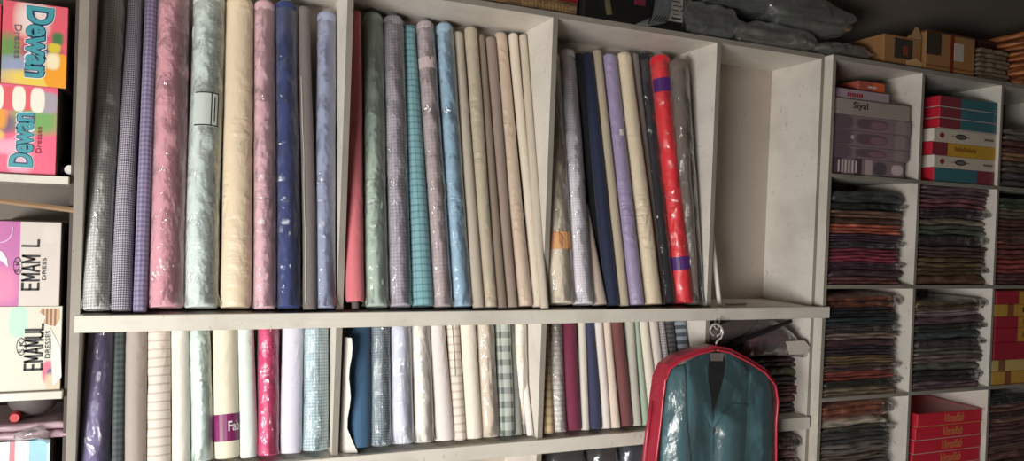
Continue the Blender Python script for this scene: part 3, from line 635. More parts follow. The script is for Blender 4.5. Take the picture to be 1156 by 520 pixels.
# right upper pigeonhole: mixed packets
z = ZR[1]+.001
for i, (lab, c, h, dx) in enumerate([('dark grey packet with a pale crease, lowest in right upper pigeonhole', (76, 70, 70), .07, 0), ('brown grey packet, second from bottom, right upper pigeonhole', (84, 74, 66), .05, .01), ('tan packet in the right upper pigeonhole', (132, 92, 66), .035, .0), ('maroon brown packet in the right upper pigeonhole', (88, 50, 46), .055, .01), ('grey khaki packet on top in the right upper pigeonhole', (98, 90, 80), .05, .015)]):
    tag(obj('cloth_packet', slab(.42, .25, h, i*3.3, 2), tone(c), None, (RX[2]+.24+dx, RF+.018, z), smooth=True), lab, 'packet', 'packets in the right upper pigeonhole'); z += h
# right middle pigeonhole: red and gold cartons
rz = [zt_(1124, y, RF+.02) for y in (328, 343, 357, 370, 386, 406, 419)]+[ZR[3]+.0008]
my = m_side('gold_carton', [(0, C(220, 190, 110, 1.3)), (.012, C(166, 128, 54, 1.6)), (.2, C(120, 70, 44, 1.6)), (.3, C(166, 128, 54, 1.6))])
mrg = m_side('red_gold_carton', [(0, C(150, 30, 48, 1.5)), (.012, C(142, 30, 46, 1.6)), (.36, C(170, 126, 48, 1.5))])
mrr = m_plain('dark_red_carton', C(142, 30, 48, 1.5), .4)
my2 = m_side('pale_gold_carton', [(0, C(226, 206, 140, 1.3)), (.012, C(170, 148, 92, 1.6)), (.1, C(118, 76, 54, 1.5)), (.2, C(170, 148, 92, 1.6))])
lab = ['red and gold carton, topmost in the right middle pigeonhole', 'gold carton with black lettering, second in right middle pigeonhole', 'red and gold carton, third in the right middle pigeonhole', 'red and gold carton, fourth in the right middle pigeonhole', 'plain dark red carton in the right middle pigeonhole', 'pale gold carton with a brown block, right middle pigeonhole', 'golden carton at the bottom of the right middle pigeonhole']
ms = [mrg, my, mrg, mrg, mrr, my2, my]
for i in range(6, -1, -1):
    r, w, h = carton('shirt_box', lab[i], 'box', RX[2]+.016+(.012 if i in (0, 2, 3, 4) else .004), RX[3]-.02, RF+.012, .24, rz[i+1], rz[i]-.0006, ms[i], 'cartons in the right middle pigeonhole')
    if i in (0, 1, 2, 3):
        for k in range(8): x = -w*.12+k*.017; obj('lettering', box_bm(x, x+.010, -.0012, 0, h*.3, h*(.75 if k % 3 == 0 else .6)), BLACK if i == 1 else bpy.data.materials['brown_print'], r)
# lower middle pigeonhole: six red boxes with gold script
bt = [zt_(1036, y, RF+.015) for y in (467, 481.5, 495, 508)]; hgt = bt[0]-bt[1]; zt0 = bt[0]; mredbox = m_plain('red_carton', C(176, 36, 52, 1.5), .38, 5, .1)
nb = int((zt0-ZR[4]-.001)/hgt); h_ = (zt0-ZR[4]-.001)/nb
for i in range(nb-1, -1, -1):
    z0 = zt0-h_*(i+1)
    pos = 'topmost of the red boxes with gold script' if i == 0 else f'red box with gold script, {ORD[i]} from the top of its pile'
    r, w, h = carton('saree_box', pos, 'box', atz(1036-2.2*i, z0+h_, RF+.012), RX[2]-.03-.004*(i % 2), RF+.012, .24, z0, z0+h_-.0006, mredbox, 'red boxes with gold script')
    obj('lid_edge', box_bm(-w-.001, w+.001, -.0014, .2, .0, .0022), mgold if i == 0 else LINE, r)
    lettering('Vimalfab', r, mgold, flat(-w*.18, w*.42, h*.22, h*.86, -.0012), .0, .35)
# ------------------------------------------------------------------ things on top of the shelving
def garment_bag(label, pts, Y, depth, hgt, m, seed, z0, twist=0):
    # a flat pack of folded clothes inside a crinkled clear bag: pts = (x0, x1)
    x0, x1 = pts; w = x1-x0; root = thing('garment_pack', label, 'packed clothes', ((x0+x1)/2, Y, z0), 'plastic packed clothes on top of the shelving')
    def rid(p): return 1-2.4*abs(noise.noise(p))
    def blob(ex, k, amp, sharp=0):
        rings = []; nj = 44 if sharp else 24; na = 40 if sharp else 22
        for j in range(nj+1):
            s = j/nj*2-1; e = (1-abs(s)**4*.75); rg = []
            for a in range(na):
                an = a/na*2*PI; ca, sa = math.cos(an), math.sin(an)
                if sharp: nz = amp*(rid((s*1.7+seed+ca*.6, ca*.9-s*.8, sa*.9+seed))*.75+.22*rid((s*5+seed, ca*2.0+s*2, sa*2.0)))
                else: nz = noise.noise((s*3+seed, ca*1.5, sa*1.5+seed))*amp
                z = hgt*k*.5*(1+max(-1, min(1, 1.25*sa))*e)+max(0, sa)*nz
                rg.append((s*(w/2+ex)+nz*.5, depth/2-(depth/2+ex)*ca*(.75+.25*e)-max(0, ca)*nz, max(0.0005, z)+twist*s*w))
            rings.append(rg)
        return loft(rings)
    gm = obj('folded_garment', slab(w*.86, depth*.86, hgt*.78, seed, 2, sag=lambda x, z: .010*noise.noise((x*6+seed, z*5, seed))), m, root, smooth=True); gm.location = (-.02*w, depth*.07, hgt*.06); obj('plastic_bag', blob(.006, 1.04, .017, 1), BAGFILM, root, smooth=True)
    return root
TOP = ZT+.0185
BAGFILM = m_film('crumpled_cloudy_bag', haze=.12, gl=1.2, scale=9, rough=.2)
KH = m_batik([C(62, 66, 60, 1.6), C(104, 108, 98, 1.6), C(146, 146, 132, 1.5)], 7); KD = m_batik([C(42, 46, 46, 1.3), C(74, 80, 78, 1.5), C(118, 120, 112, 1.5)], 8)
X = lambda px, y=40, Y=.02: at(px, y, Y).x
garment_bag('dark grey packed clothes in clear plastic, next to the black gift pack', (X(762), X(838)), .01, .2, .12, KD, 3.1, TOP)
garment_bag('long grey green packed garment in clear plastic, front of the shelf top', (X(828), X(922)), .005, .2, .085, KH, 8.4, TOP)
garment_bag('grey green packed clothes lying high across the other plastic packs', (X(795, 15), X(900, 15)), .03, .22, .10, KD, 5.2, TOP+.135)
garment_bag('puffed pale grey packed garment at the right of the upper row', (X(876, 20), X(968, 20)), .02, .22, .13, KH, 12.7, TOP+.085, .0)
garment_bag('small crumpled clear plastic pack at the right end of shelf top', (X(922, 55), X(984, 58)), .01, .16, .055, KH, 15.9, TOP)
# black gift pack with ribbon and white label
x0, x1 = X(657, 15), X(770, 25)
r, w, h = carton('gift_pack', 'glossy black gift pack with a silver ribbon and a white label', 'gift pack', x0, x1, .015, .24, TOP, TOP+.19, m_plain('glossy_black_card', C(26, 24, 26), .25, coat=.5), bev=.006)
cx = (x0+x1)/2
SIL = m_plain('silver_ribbon', C(170, 174, 176), .3, metal=.3)
pts = [(X(742, 0)-cx, .20), (X(758, 0)-cx, .20), (X(755, 12)-cx, .09), (X(738, 12)-cx, .09)]
rb = obj('ribbon', plate([(X(742, -10)-cx, h*.99), (X(759, -10)-cx, h*.99), (X(755, 12)-cx, .052), (X(750, 22)-cx, .025), (X(730, 24)-cx, .004), (X(716, 25)-cx, .004), (X(735, 14)-cx, .04)], .002, lambda x, z: -.004), SIL, r)
for k in range(5): obj('ribbon_stripe', plate([(X(735+k*3.2, 18)-cx, .026+.0*k), (X(736.2+k*3.2, 18)-cx, .026), (X(741+k*3.2, 18)-cx, .046), (X(739.8+k*3.2, 18)-cx, .046)], .0008, lambda x, z: -.0052), BLACK, rb)
lbm = obj('label', box_bm(X(746, 10)-cx, X(769.5, 10)-cx, -.0025, 0, .036, .125), PAPER, r)
for k in range(5): obj('label_print', box_bm(X(757, 10)-cx+.006*(k % 2), X(768, 10)-cx-.006*(k % 3), -.0035, -.002, .044+k*.015, .050+k*.015 - (.003 if k else 0)), BLACK, lbm)
obj('pink_mark', box_bm(X(715, 5)-cx, X(727, 5)-cx, -.003, 0, .072, .10), m_plain('pink_print', C(190, 60, 100), .4), r)
obj('gold_seal', plate([(X(679, 5)-cx, .10), (X(685, 5)-cx, .10), (X(690, 12)-cx, .025), (X(684, 14)-cx, .02)], .002, lambda x, z: -.004), m_plain('pale_gold_foil', C(206, 190, 140), .25, metal=.6), r)
obj('plastic_wrap', box_bm(-w-.006, w+.008, -.010, .235, .0, h+.004, .008, seg=2), m_film('tight_clear_film', haze=.015, gl=.35, scale=10), r)
# red and brown packs left of it
r, w, h = carton('cloth_carton', 'brown patterned pack on the shelf top, left of the black pack', 'box', X(505, 0), X(651, 12), .015, .25, TOP, TOP+.045, m_batik([C(52, 38, 26, 1.5), C(90, 68, 46, 1.5), C(120, 98, 70, 1.5)], 40, .1))
for k in range(14): x = w*.1+k*.012; obj('lettering', box_bm(x, x+.007, -.0012, 0, h*.25, h*(.6 if k % 2 else .75)), m_plain('ochre_print', C(140, 112, 72), .6) if k == 0 else bpy.data.materials['ochre_print'], r)
carton('cloth_carton', 'dark red pack lying on the brown patterned pack', 'box', X(560, 0), X(653, 5), .02, .25, TOP+.0455, TOP+.17, m_plain('dark_red_pack', C(120, 26, 30), .5))
# on top of the pigeonholes
TOPR = ZR[0]+.0185
KRAFT = m_plain('brown_carton_board', C(168, 122, 76), .75, 10, .25); KR2 = m_plain('pale_carton_inside', C(206, 166, 116), .75)
def xr(px, y, Y=RF+.02): return at(px, y, Y).x
x0, x1 = xr(1000, 60), xr(1042, 70); r, w, h = carton('parcel_carton', 'torn brown carton with an open flap, left on the pigeonhole unit', 'carton', x0, x1, RF+.03, .24, TOPR, TOPR+.125, KRAFT)
obj('dark_panel', box_bm(-w*.45, w*.5, -.0015, 0, .035, .115), m_plain('dark_grey_print', C(64, 56, 50), .6), r)
obj('red_mark', box_bm(w*.0, w*.25, -.0025, -.001, .05, .085), m_plain('faded_red_print', C(140, 66, 50), .6), r)
obj('open_flap', plate([(w*.15, h), (w*1.0, h), (w*1.02, h+.05), (w*.9, h+.055), (w*.5, h+.015)], .004, lambda x, z: -.002+(z-h)*.4), KR2, r)
obj('torn_edge', plate([(w*.2, 0), (w*1.04, -.0), (w*1.05, .03), (w*.7, .045), (w*.2, .03)], .003, lambda x, z: -.0045), KR2, r)
x0, x1 = xr(1045, 60), xr(1100, 70); r, w, h = carton('parcel_carton', 'brown carton with red tape and a white label, on pigeonhole unit', 'carton', x0, x1, RF+.02, .24, TOPR, TOPR+.165, KRAFT)
obj('dark_panel', box_bm(-w*.98, -w*.4, -.0015, 0, h*.42, h*.98), m_plain('dark_brown_print', C(66, 54, 44), .6), r)
obj('red_tape', box_bm(-w*.02, w*.12, -.0015, .05, 0, h+.001), m_plain('red_packing_tape', C(128, 44, 34), .4), r)
obj('label', box_bm(w*.14, w*.52, -.0022, 0, h*.36, h*.8), m_plain('greyed_label', C(196, 184, 172), .6), r)
obj('tape', box_bm(-w, w, -.0012, 0, h*.13, h*.17), m_plain('brown_packing_tape', C(140, 84, 48), .4), r); obj('lid_edge', box_bm(-w-.001, w+.003, -.002, .1, h*.97, h+.002), m_plain('worn_dark_edge', C(84, 56, 40), .7), r)
z = TOPR
for i in range(7):
    h = .020; tag(obj('kraft_envelope', slab(.20+.012*math.sin(i*2), .2, h, i*2.7+40, 1, wav=.6), m_plain('grey_kraft_paper', C(128, 112, 92), .75), None, (xr(1101, 75)+.118, RF+.015+.004*(i % 3), z), smooth=True),
        ('lowest' if i == 0 else 'topmost' if i == 6 else ORD[i]+' from the bottom')+' of the grey brown envelopes beside the taped carton', 'envelope', 'grey brown envelopes on the pigeonhole unit'); z += h
carton('dark_carton', 'dark maroon flat carton lying on the grey brown envelopes', 'box', xr(1106, 50, .06), xr(1106, 50, .06)+.24, .06, .24, z+.003, z+.06, m_plain('dark_maroon_board', C(72, 36, 34), .6))
z = TOPR
for i, h in enumerate((.075, .05, .045, .06)):
    tag(obj('cloth_packet', slab(.2, .2, h, i*5.1+70, 2), m_batik([C(92, 50, 26, 1.3), C(150, 88, 46, 1.3), C(184, 122, 72, 1.3)], 16, .2), None, (at(1146, 60, -.06).x+.145, -.075+.004*i, z), smooth=True),
        ['lowest orange brown packet at the right edge, on the pigeonhole unit', 'second orange brown packet from the bottom at the right edge', 'third orange brown packet from the bottom at the right edge', 'topmost orange brown packet at the right edge'][i], 'packet', 'orange brown packets on the pigeonhole unit'); z += h
# ------------------------------------------------------------------ left shelving with printed cartons
lf = thing('carton_rack', 'dark wooden rack at the left edge holding printed dress cartons', 'shelving', (-.3, .02, FLOOR))
def lpart(name, bm, m): bmesh.ops.translate(bm, verts=bm.verts, vec=(.3, -.02, -FLOOR)); return obj(name, bm, m, lf)
LW = -.75
LZ1 = at(40, 197.5, .02).z; LZ2 = at(40, 441.5, .02).z
lpart('back_panel', box_bm(LW, -.004, .36, .37, FLOOR, ZT+.05), DARK); lpart('side_panel', box_bm(LW-.02, LW, .02, .37, FLOOR, ZT+.05), DARK); lpart('side_panel', box_bm(-.012, -.003, .03, .36, FLOOR, ZT+.05), DARK)
for zz, m in ((LZ1, RAIL), (LZ2, RAIL), (-.80, RAIL)): lpart('shelf_board', box_bm(LW, -.014, .01, .36, zz-.020, zz, .001), m)
a = at(-60, 219, .03); b = at(84.5, 237.2, .018)
lpart('wooden_batten', tube([a, a*.5+b*.5, b], .0075, 6), m_plain('tan_wood', C(150, 122, 92), .6))
def lx(px, y, Y=.02): return at(px, y, Y).x
PINK = C(228, 92, 116); 
mdw = m_print('printed_carton_art', C(226, 96, 112), [(.08, .35, .22, .25, C(110, 150, 84), .8), (.25, .18, .3, .16, C(150, 160, 190), .9), (.45, .8, .25, .2, C(236, 220, 210), 1), (.6, .08, .6, .10, C(236, 206, 90), .8), (.85, .6, .09, .08, C(70, 120, 70), .8), (.62, .42, .28, .08, C(60, 60, 110), .9), (.85, .2, .2, .22, C(240, 160, 40), .15), (.78, .32, .11, .10, C(250, 230, 190), .7), (.8, .48, .1, .06, C(214, 196, 60), .6)])
mdw2 = m_print('striped_carton_art', C(232, 100, 130), [(.7, .62, .35, .16, C(120, 170, 96), .8), (.12, .55, .3, .1, C(90, 90, 120), .9), (.1, .62, .2, .15, C(240, 160, 60), .6), (.5, .2, .16, .2, C(240, 170, 190), 1), (.86, .82, .16, .12, C(170, 160, 170), .4), (.35, .84, .44, .13, C(224, 96, 104), .1), (.16, .84, .09, .14, C(244, 236, 220), .2), (.46, .84, .09, .14, C(244, 236, 220), .2), (.72, .84, .10, .14, C(244, 236, 220), .2), (.1, .42, .16, .06, C(226, 206, 90), .7), (.3, .30, .16, .08, C(244, 170, 190), 1)])
TEALP = m_plain('teal_lettering', C(70, 158, 168), .4); NAVYP = m_plain('navy_outline', C(52, 60, 104), .4)
SIDE = m_plain('grey_brown_carton_side', C(104, 92, 82), .7)
def dress_box(label, px0, px1, ytop, z0, z1, art, Y=.025, depth=.28):
    ym = (ytop+50); x0, x1 = at(px0, ym, Y).x, at(px1, ym, Y).x
    r = thing('dress_carton', label, 'carton', ((x0+x1)/2, Y, z0), 'printed dress cartons in the left rack'); w = (x1-x0)/2; h = z1-z0
    obj('box_body', box_bm(-w, w, .002, depth, 0, h, .003), SIDE, r); obj('printed_front', box_bm(-w, w, 0, .0025, .0, h, .001), art, r)
    return r, w, h
zb2 = at(40, 97, .025).z
r, w, h = dress_box('pink printed carton lettered Dewan reading upward, on the rack board', -18, 64, 98, LZ1+.001, zb2, mdw2)
def pxl(r, Y=-.001):     # photo column/row -> local x, z on the carton's front
    return lambda x, y: (at(x, y, r.location.y).x-r.location.x, at(x, y, r.location.y).z-r.location.z)
def words(r, body, xa, xb, ya, yb, turn, m, bold, shear=0, outline=None, gap=1.0):
    q = pxl(r); ym = (ya+yb)/2; xm = (xa+xb)/2
    x0, x1 = q(xa, ym)[0], q(xb, ym)[0]; z1, z0 = q(xm, ya)[1], q(xm, yb)[1]
    if outline:
        e = .0022; 
        o1 = lettering(body, r, WPRINT, flat(x0-e*1.3, x1+e*1.3, z0-e*1.3, z1+e*1.3, -.0008, turn), bold+.075, shear); 
        o2 = lettering(body, r, outline, flat(x0-e*.5, x1+e*.5, z0-e*.5, z1+e*.5, -.0014, turn), bold+.045, shear)
    lettering(body, r, m, flat(x0, x1, z0, z1, -.0020, turn), bold, shear, gap=gap)
words(r, 'Dewan', 11, 38, 127, 188, 90, TEALP, .03, 0, NAVYP); words(r, 'Dresses', 40.5, 46.5, 143, 173, 90, mred, 0)
r, w, h = dress_box('pink and orange printed carton lettered Dewan reading downward', 2, 76, -4, zb2+.0006, at(40, 4, .025).z, mdw)
words(r, 'Dewan', 29, 60, 8, 88, -90, TEALP, .03, 0, NAVYP); words(r, 'Dresses', 16, 24, 28, 66, -90, mgrey, 0)
r, w, h = dress_box('red carton cut off by the frame, left of the orange printed carton', -70, 0.5, -4, zb2+.0006, at(0, 4, .025).z, m_plain('red_carton_print', C(206, 70, 84), .4))
zb3 = at(35, 345.5, .025).z
mem = m_print('purple_white_carton_art', C(198, 189, 180), [(.13, .5, .34, 3, C(176, 84, 150), .04), (.2, .25, .24, .2, C(206, 110, 150), .9), (.85, .85, .1, .1, C(206, 196, 186), .8)])
mem2 = m_print('green_white_carton_art', C(200, 198, 182), [(.44, .82, .12, .18, C(168, 212, 184), .1), (.83, .22, .07, .13, C(214, 96, 120), .4), (.88, .16, .06, .1, C(70, 60, 110), .5), (.9, .1, .1, .1, C(206, 180, 150), .8)])
r, w, h = dress_box('white and green carton lettered Emamul with torn cardboard corner', -20, 69, 346, LZ2+.001, zb3, mem2)
lf_boxes = [(r, 'EMAMUL', 28.5, 47.5, 364, 418, BLACK)]; words(r, 'S.K', 21, 27, 384, 398, 90, BLACK, 0); words(r, 'DRESSES', 51, 56.5, 373, 404, 90, BLACK, 0)
q = pxl(r)
T1 = m_print('bare_corrugated_board', C(190, 150, 110), [(.2, .5, .05, 2, C(120, 84, 56), .2), (.4, .5, .05, 2, C(120, 84, 56), .2), (.6, .5, .05, 2, C(120, 84, 56), .2), (.8, .5, .05, 2, C(120, 84, 56), .2)])
obj('torn_corner', plate([q(*p) for p in ((48, 348), (67, 348), (67, 360), (62, 368), (56, 367), (49, 364), (52, 357), (44, 352))], .001, lambda x, z: -.0011), T1, r)
obj('torn_paper', plate([q(*p) for p in ((57, 370), (68.5, 392), (69.5, 425), (60, 436), (58, 410), (58, 388))], .001, lambda x, z: -.0014), PAPER, r)
obj('ring_mark', loft([[(q(24+5.6*k*math.cos(a*PI/10), 391+10*k*math.sin(a*PI/10))[0], yy, q(24+5.6*k*math.cos(a*PI/10), 391+10*k*math.sin(a*PI/10))[1]) for a in range(20)] for k, yy in ((1, -.0014), (.9, -.0014))], cap=False), BLACK, r)
r, w, h = dress_box('white and purple carton lettered Emamul with a leaf print', -20, 68, 250, zb3+.0006, at(35, 250, .025).z, mem)
lf_boxes += [(r, 'EMAM', 25.5, 43.5, 287, 328, BLACK), (r, 'L', 25.5, 43.5, 269, 279, BLACK)]; words(r, 'S.K', 17, 22.5, 293, 307, 90, BLACK, 0); words(r, 'DRESS', 47.5, 52, 291, 316, 90, BLACK, 0)
q = pxl(r)
obj('leaf_print', plate([q(*p) for p in ((-2, 282), (3, 284), (8, 292), (9, 301), (5, 297), (0, 293), (-4, 287))], .001, lambda x, z: -.0012), WPRINT, r)
pts = [q(14*math.cos(a*PI/12-.2)+0, 258+15*math.sin(a*PI/12-.2)) for a in range(0, 11)]
obj('swirl_print', loft([[(x, -.0012, z), (x+.002, -.0012, z-.002), (x+.002, -.0004, z-.002)] for x, z in pts]), m_plain('pale_lilac_print', C(220, 180, 214), .5), r)
obj('ring_mark', loft([[(q(20+5*k*math.cos(a*PI/10), 300+10*k*math.sin(a*PI/10))[0], yy, q(20+5*k*math.cos(a*PI/10), 300+10*k*math.sin(a*PI/10))[1]) for a in range(20)] for k, yy in ((1, -.0014), (.9, -.0014))], cap=False), BLACK, r)
STROKES = {'E': [((0, 0), (0, 1)), ((0, 1), (1, 1)), ((0, .52), (.82, .52)), ((0, 0), (1, 0))], 'M': [((0, 0), (0, 1)), ((0, 1), (.5, .30)), ((.5, .30), (1, 1)), ((1, 1), (1, 0))],
 'A': [((0, 0), (.5, 1)), ((.5, 1), (1, 0)), ((.2, .33), (.8, .33))], 'U': [((0, 1), (0, .12)), ((0, .12), (.25, 0)), ((.25, 0), (.75, 0)), ((.75, 0), (1, .12)), ((1, .12), (1, 1))], 'L': [((0, 1), (0, 0)), ((0, 0), (1, 0))]}
def block_word(r, body, xa, xb, ya, yb, m):      # condensed stencil capitals reading upward, as on the carton
    q = pxl(r); bm = bmesh.new(); n = len(body); hx = abs(q(xb, ya)[0]-q(xa, ya)[0]); hz = abs(q(xa, ya)[1]-q(xa, yb)[1]); cw = hz/n; x1 = q(xb, (ya+yb)/2)[0]; z0 = q((xa+xb)/2, yb)[1]
    for k, ch in enumerate(body):
        for a, b in STROKES.get(ch, []):
            pa, pb = [Vector((x1-p[1]*hx, 0, z0+cw*(k+.14+.70*p[0]))) for p in (a, b)]; d = (pb-pa).normalized(); nrm = Vector((d.z, 0, -d.x)); t = .0026 if abs(d.x) > .5 else .0022; e = d*t*.8
            vs = [bm.verts.new((p.x, -.0022, p.z)) for p in (pa-e+nrm*t, pb+e+nrm*t, pb+e-nrm*t, pa-e-nrm*t)]; bm.faces.new(vs)
    return obj('lettering', bm, m, r)
for c_ in lf_boxes: block_word(*c_)
# purple tube with a white cap
c = at(80, 190, .06); r = thing('capped_tube', 'small dark purple tube with a white cap, on the rack board', 'tube', (c.x, .05, LZ1))
rr = .0125
obj('tube_body', tube([(0-.022, .012, .016), (-.030, .13, .016)], .015, 16), m_plain('dark_purple_plastic', C(56, 40, 74), .4), r, smooth=True)
obj('cap', tube([(0, -.01, .019), (0, .012, .019)], [.012, .0125], 16), m_plain('white_plastic_cap', C(226, 222, 216), .4), r)
# dim lower shelf of the rack: round bag, packet, striped carton
c = at(36, 470, .10); zr = -.80
zc1 = at(20, 498, .03).z
r = thing('striped_carton', 'white carton with red stripes at the bottom left corner', 'carton', (at(10, 515, .03).x, .03, zr)); zr += .001; r.location.z = zr; hh = zc1-zr; w = at(56, 515, .03).x-r.location.x
obj('box_body', box_bm(-.25, w, .002, .28, 0, hh, .003), SIDE, r); 
obj('printed_front', box_bm(-.25, w, 0, .0025, 0, hh), m_zones('red_striped_print', 0, [(0, C(236, 228, 220)), (.58, C(206, 120, 134)), (.62, C(240, 232, 226)), (.735, C(206, 120, 134)), (.77, C(240, 234, 228)), (.86, C(150, 200, 220)), (.98, C(190, 214, 222))]), r)
PK = m_batik([C(120, 96, 104), C(168, 140, 148), C(196, 176, 178)], 12, .4)
zp = zc1+.002
r = thing('cloth_packet', 'pinkish grey folded packet in plastic, on the red striped carton', 'packet', (at(8, 490, .04).x-.01, .03, zp)); obj('cloth', slab(.32, .22, .042, 91, 2), PK, r, smooth=True)
obj('plastic_sleeve', tube([(.03, -.006, .012), (.075, -.008, .02), (.095, -.002, .010), (.103, .004, -.012)], [.010, .016, .014, .004], 10), FILM_LOOSE, r, smooth=True)
zs = zp+.044; c = at(36, 468, .10)
rings = []
for j in range(13):
    a = j/12*PI; rings.append([(math.sin(a)*.060*math.cos(t*PI/10), math.sin(a)*.06*math.sin(t*PI/10), .045-.045*math.cos(a)) for t in range(20)])
r = thing('round_bag', 'dark grey round bag with a red button, in the dim rack opening', 'bag', (c.x, .12, zs)); obj('bag_body', loft(rings), m_plain('dark_grey_cloth', C(84, 76, 76), .7), r, smooth=True)
cc = at(17, 471, .06); obj('red_button', tube([(cc.x-c.x, -.066, cc.z-zs), (cc.x-c.x, -.052, cc.z-zs), (cc.x-c.x, -.03, cc.z-zs)], [.011, .0135, .0135], 16), m_plain('red_plastic', C(186, 44, 50), .5), r)
# ------------------------------------------------------------------ behind / beside the suit cover
a = at(812, 378, .03); b = at(846, 366, .10); b.z = a.z+.035
tag(obj('fabric_tube', tube([a+Vector((-.05, -.0, -.012)), a, b, b+Vector((.02, .02, .006))], [.032, .034, .034, .033], 20), P(118, 98, 92), smooth=True), 'grey brown roll lying on its side behind the hanger hook', 'fabric roll')
a = at(828, 387, -.022); b = at(893, 362, -.005)
tag(obj('black_pole', tube([a, (a+b)/2+Vector((0, 0, -.002)), b], [.009, .0095, .007], 10), m_plain('black_rubber', C(34, 30, 32), .5)), 'thin black pole slanting above the maroon garment packet', 'pole')
mg_ = m_batik([C(70, 46, 50, 1.5), C(102, 62, 66, 1.5), C(134, 96, 96, 1.5)], 9, .7)
x0, x1 = at(846, 400, .0).x, at(920, 400, .0).x
r = thing('maroon_packet', 'puffed maroon garment packet with a white label, under the middle shelf', 'packed clothes', ((x0+x1)/2-.02, .0, zt_(890, 404, .05)+.002)); w = XS[4]-.012-x0
zz = r.location.z; hm = -.052-zz
def pk(k, ex, amp):
    rings = []
    for j in range(19):
        s = j/18*2-1; e = 1-max(0, s)**2.2*.75-max(0, -s)**3*.4; rg = []
        for t in range(18):
            an = t/18*2*PI; nz = noise.noise((s*3, math.cos(an)*2, math.sin(an)*2+7))*amp
            rg.append((s*(w/2+ex), .12-(.12+ex)*max(-1, min(1, 1.2*math.cos(an)))+nz, max(.0, hm*k*.5*(1+math.sin(an))*e+nz*max(0, math.sin(an)))))
        rings.append(rg)
    return loft(rings)
obj('folded_garment', pk(.9, -.006, .008), mg_, r, smooth=True); obj('plastic_bag', pk(.97, .0, .016), FILM_LOOSE, r, smooth=True)
la = [at(x, y, -.012) for x, y in ((887, 385), (908, 384), (914, 391), (911, 399), (891, 400))]
obj('label', plate([(p.x-r.location.x, p.z-r.location.z) for p in la], .002, lambda x, z: -.014), m_plain('grey_white_label', C(206, 196, 188), .6), r)
# black packed goods under the low rail, third bay
BLK = m_plain('black_packed_cloth', C(30, 32, 38), .4, coat=.6)
for i, (xa_, xb_, lab) in enumerate(((618, 668, 'left black garment pack in clear plastic, below the low rail'), (669, 703, 'middle black garment pack in clear plastic, below the low rail'), (704, 738, 'dark navy garment pack below the low rail, by the suit cover'))):
    xa, xb = at(xa_, 512, .03).x, at(xb_, 512, .03).x; zz = -.86; w = (xb-xa)/2; hh = -.485-zz
    r = thing('garment_pack', lab, 'packed clothes', ((xa+xb)/2, .02, zz-.009), 'black garment packs below the low rail')
    def up_blob(ex, amp):
        rings = []
        for j in range(15):
            s = j/14; e = 1-max(0, s-.8)/.2*.3
            rings.append([((w+ex)*e*max(-1, min(1, 1.3*math.cos(t*PI/10)))+noise.noise((s*5+i*7, t*.7, 2))*amp, .10+(.085+ex)*max(-1, min(1, 1.3*math.sin(t*PI/10)))+noise.noise((s*6+i*5, t*.8, 6))*amp, s*(hh+ex)) for t in range(20)])
        return loft(rings)
    obj('folded_garment', up_blob(-.006, .003), BLK if i < 2 else m_plain('navy_packed_cloth', C(44, 52, 78), .45, coat=.5), r, smooth=True)
    obj('plastic_bag', up_blob(.002, .008), FILM_LOOSE, r, smooth=True)
# ------------------------------------------------------------------ suit cover, blazer and hanger
YF = -.135; YBK = -.075
hk = at(812, 385, -.105)
def sp(x, y, Y=YF): p = at(x, y, Y); return (p.x, p.z)
outer = [(808, 390), (790, 394), (768, 402), (754, 412), (747, 428), (744, 450), (741, 480), (736, 520), (732, 560), (728, 640), (728, 700), (885, 700), (882, 640), (881, 560), (879, 520), (879, 480), (881, 452), (878, 432), (866, 417), (846, 404), (824, 393)]
O = [sp(*p) for p in outer]
cover = thing('suit_cover', 'red suit cover with a clear front hanging from the middle shelf', 'garment cover', (hk.x, -.10, O[11][1]))
base = Vector(cover.location)
REDC = m_plain('red_cover_cloth', C(178, 46, 66), .5, 10, .25, coat=.2); PIPE = m_plain('red_piping', C(206, 58, 76), .35, coat=.4)
def lo(p, Y): return (p[0]-base.x, Y-base.y, p[1]-base.z)
n = len(O); cen = (sum(p[0] for p in O)/n, sum(p[1] for p in O)/n)
def scaled(k, wob=0): return [(p[0]+(cen[0]-p[0])*k, p[1]+(cen[1]-p[1])*k*.4) for p in O]
# back sheet and gusset are one pouch, open at the window
fine = []
for i in range(n):
    for q_ in range(4):
        a, b = O[i], O[(i+1) % n]; t = q_/4; fine.append((a[0]+(b[0]-a[0])*t, a[1]+(b[1]-a[1])*t))
def inset(d):
    out = []; m_ = len(fine)
    for i in range(m_):
        a, b = fine[i-1], fine[(i+1) % m_]; tx, tz = b[0]-a[0], b[1]-a[1]; l_ = math.hypot(tx, tz) or 1
        out.append((fine[i][0]+(tz/l_)*-d*-1*SGN, fine[i][1]-(tx/l_)*-d*-1*SGN))
    return out
area = sum(fine[i][0]*fine[(i+1) % len(fine)][1]-fine[(i+1) % len(fine)][0]*fine[i][1] for i in range(len(fine)))
SGN = -1 if area > 0 else 1
wob = lambda i, s: .004*noise.noise((i*.35, s, 4))
r0 = inset(.016); r1 = inset(0); r2 = inset(.003)
rings = [[lo((p[0]+wob(i, 1), p[1]), YF) for i, p in enumerate(r0)], [lo((p[0]+wob(i, 2), p[1]), YF+.004) for i, p in enumerate(r1)], [lo((p[0]+wob(i, 3), p[1]), (YF+YBK)/2+wob(i, 8)*2) for i, p in enumerate(r1)], [lo((p[0]+wob(i, 4), p[1]), YBK) for i, p in enumerate(r2)]]
bm = loft(rings, cap=False); bm.verts.ensure_lookup_table(); m_ = len(fine); bm.faces.new(bm.verts[3*m_:4*m_])
obj('cover_back', bm, REDC, cover, smooth=False)
ins = inset(.014); zs_ = sorted(set(p[1] for p in ins)); ztop_, zbot_ = max(zs_), min(zs_)
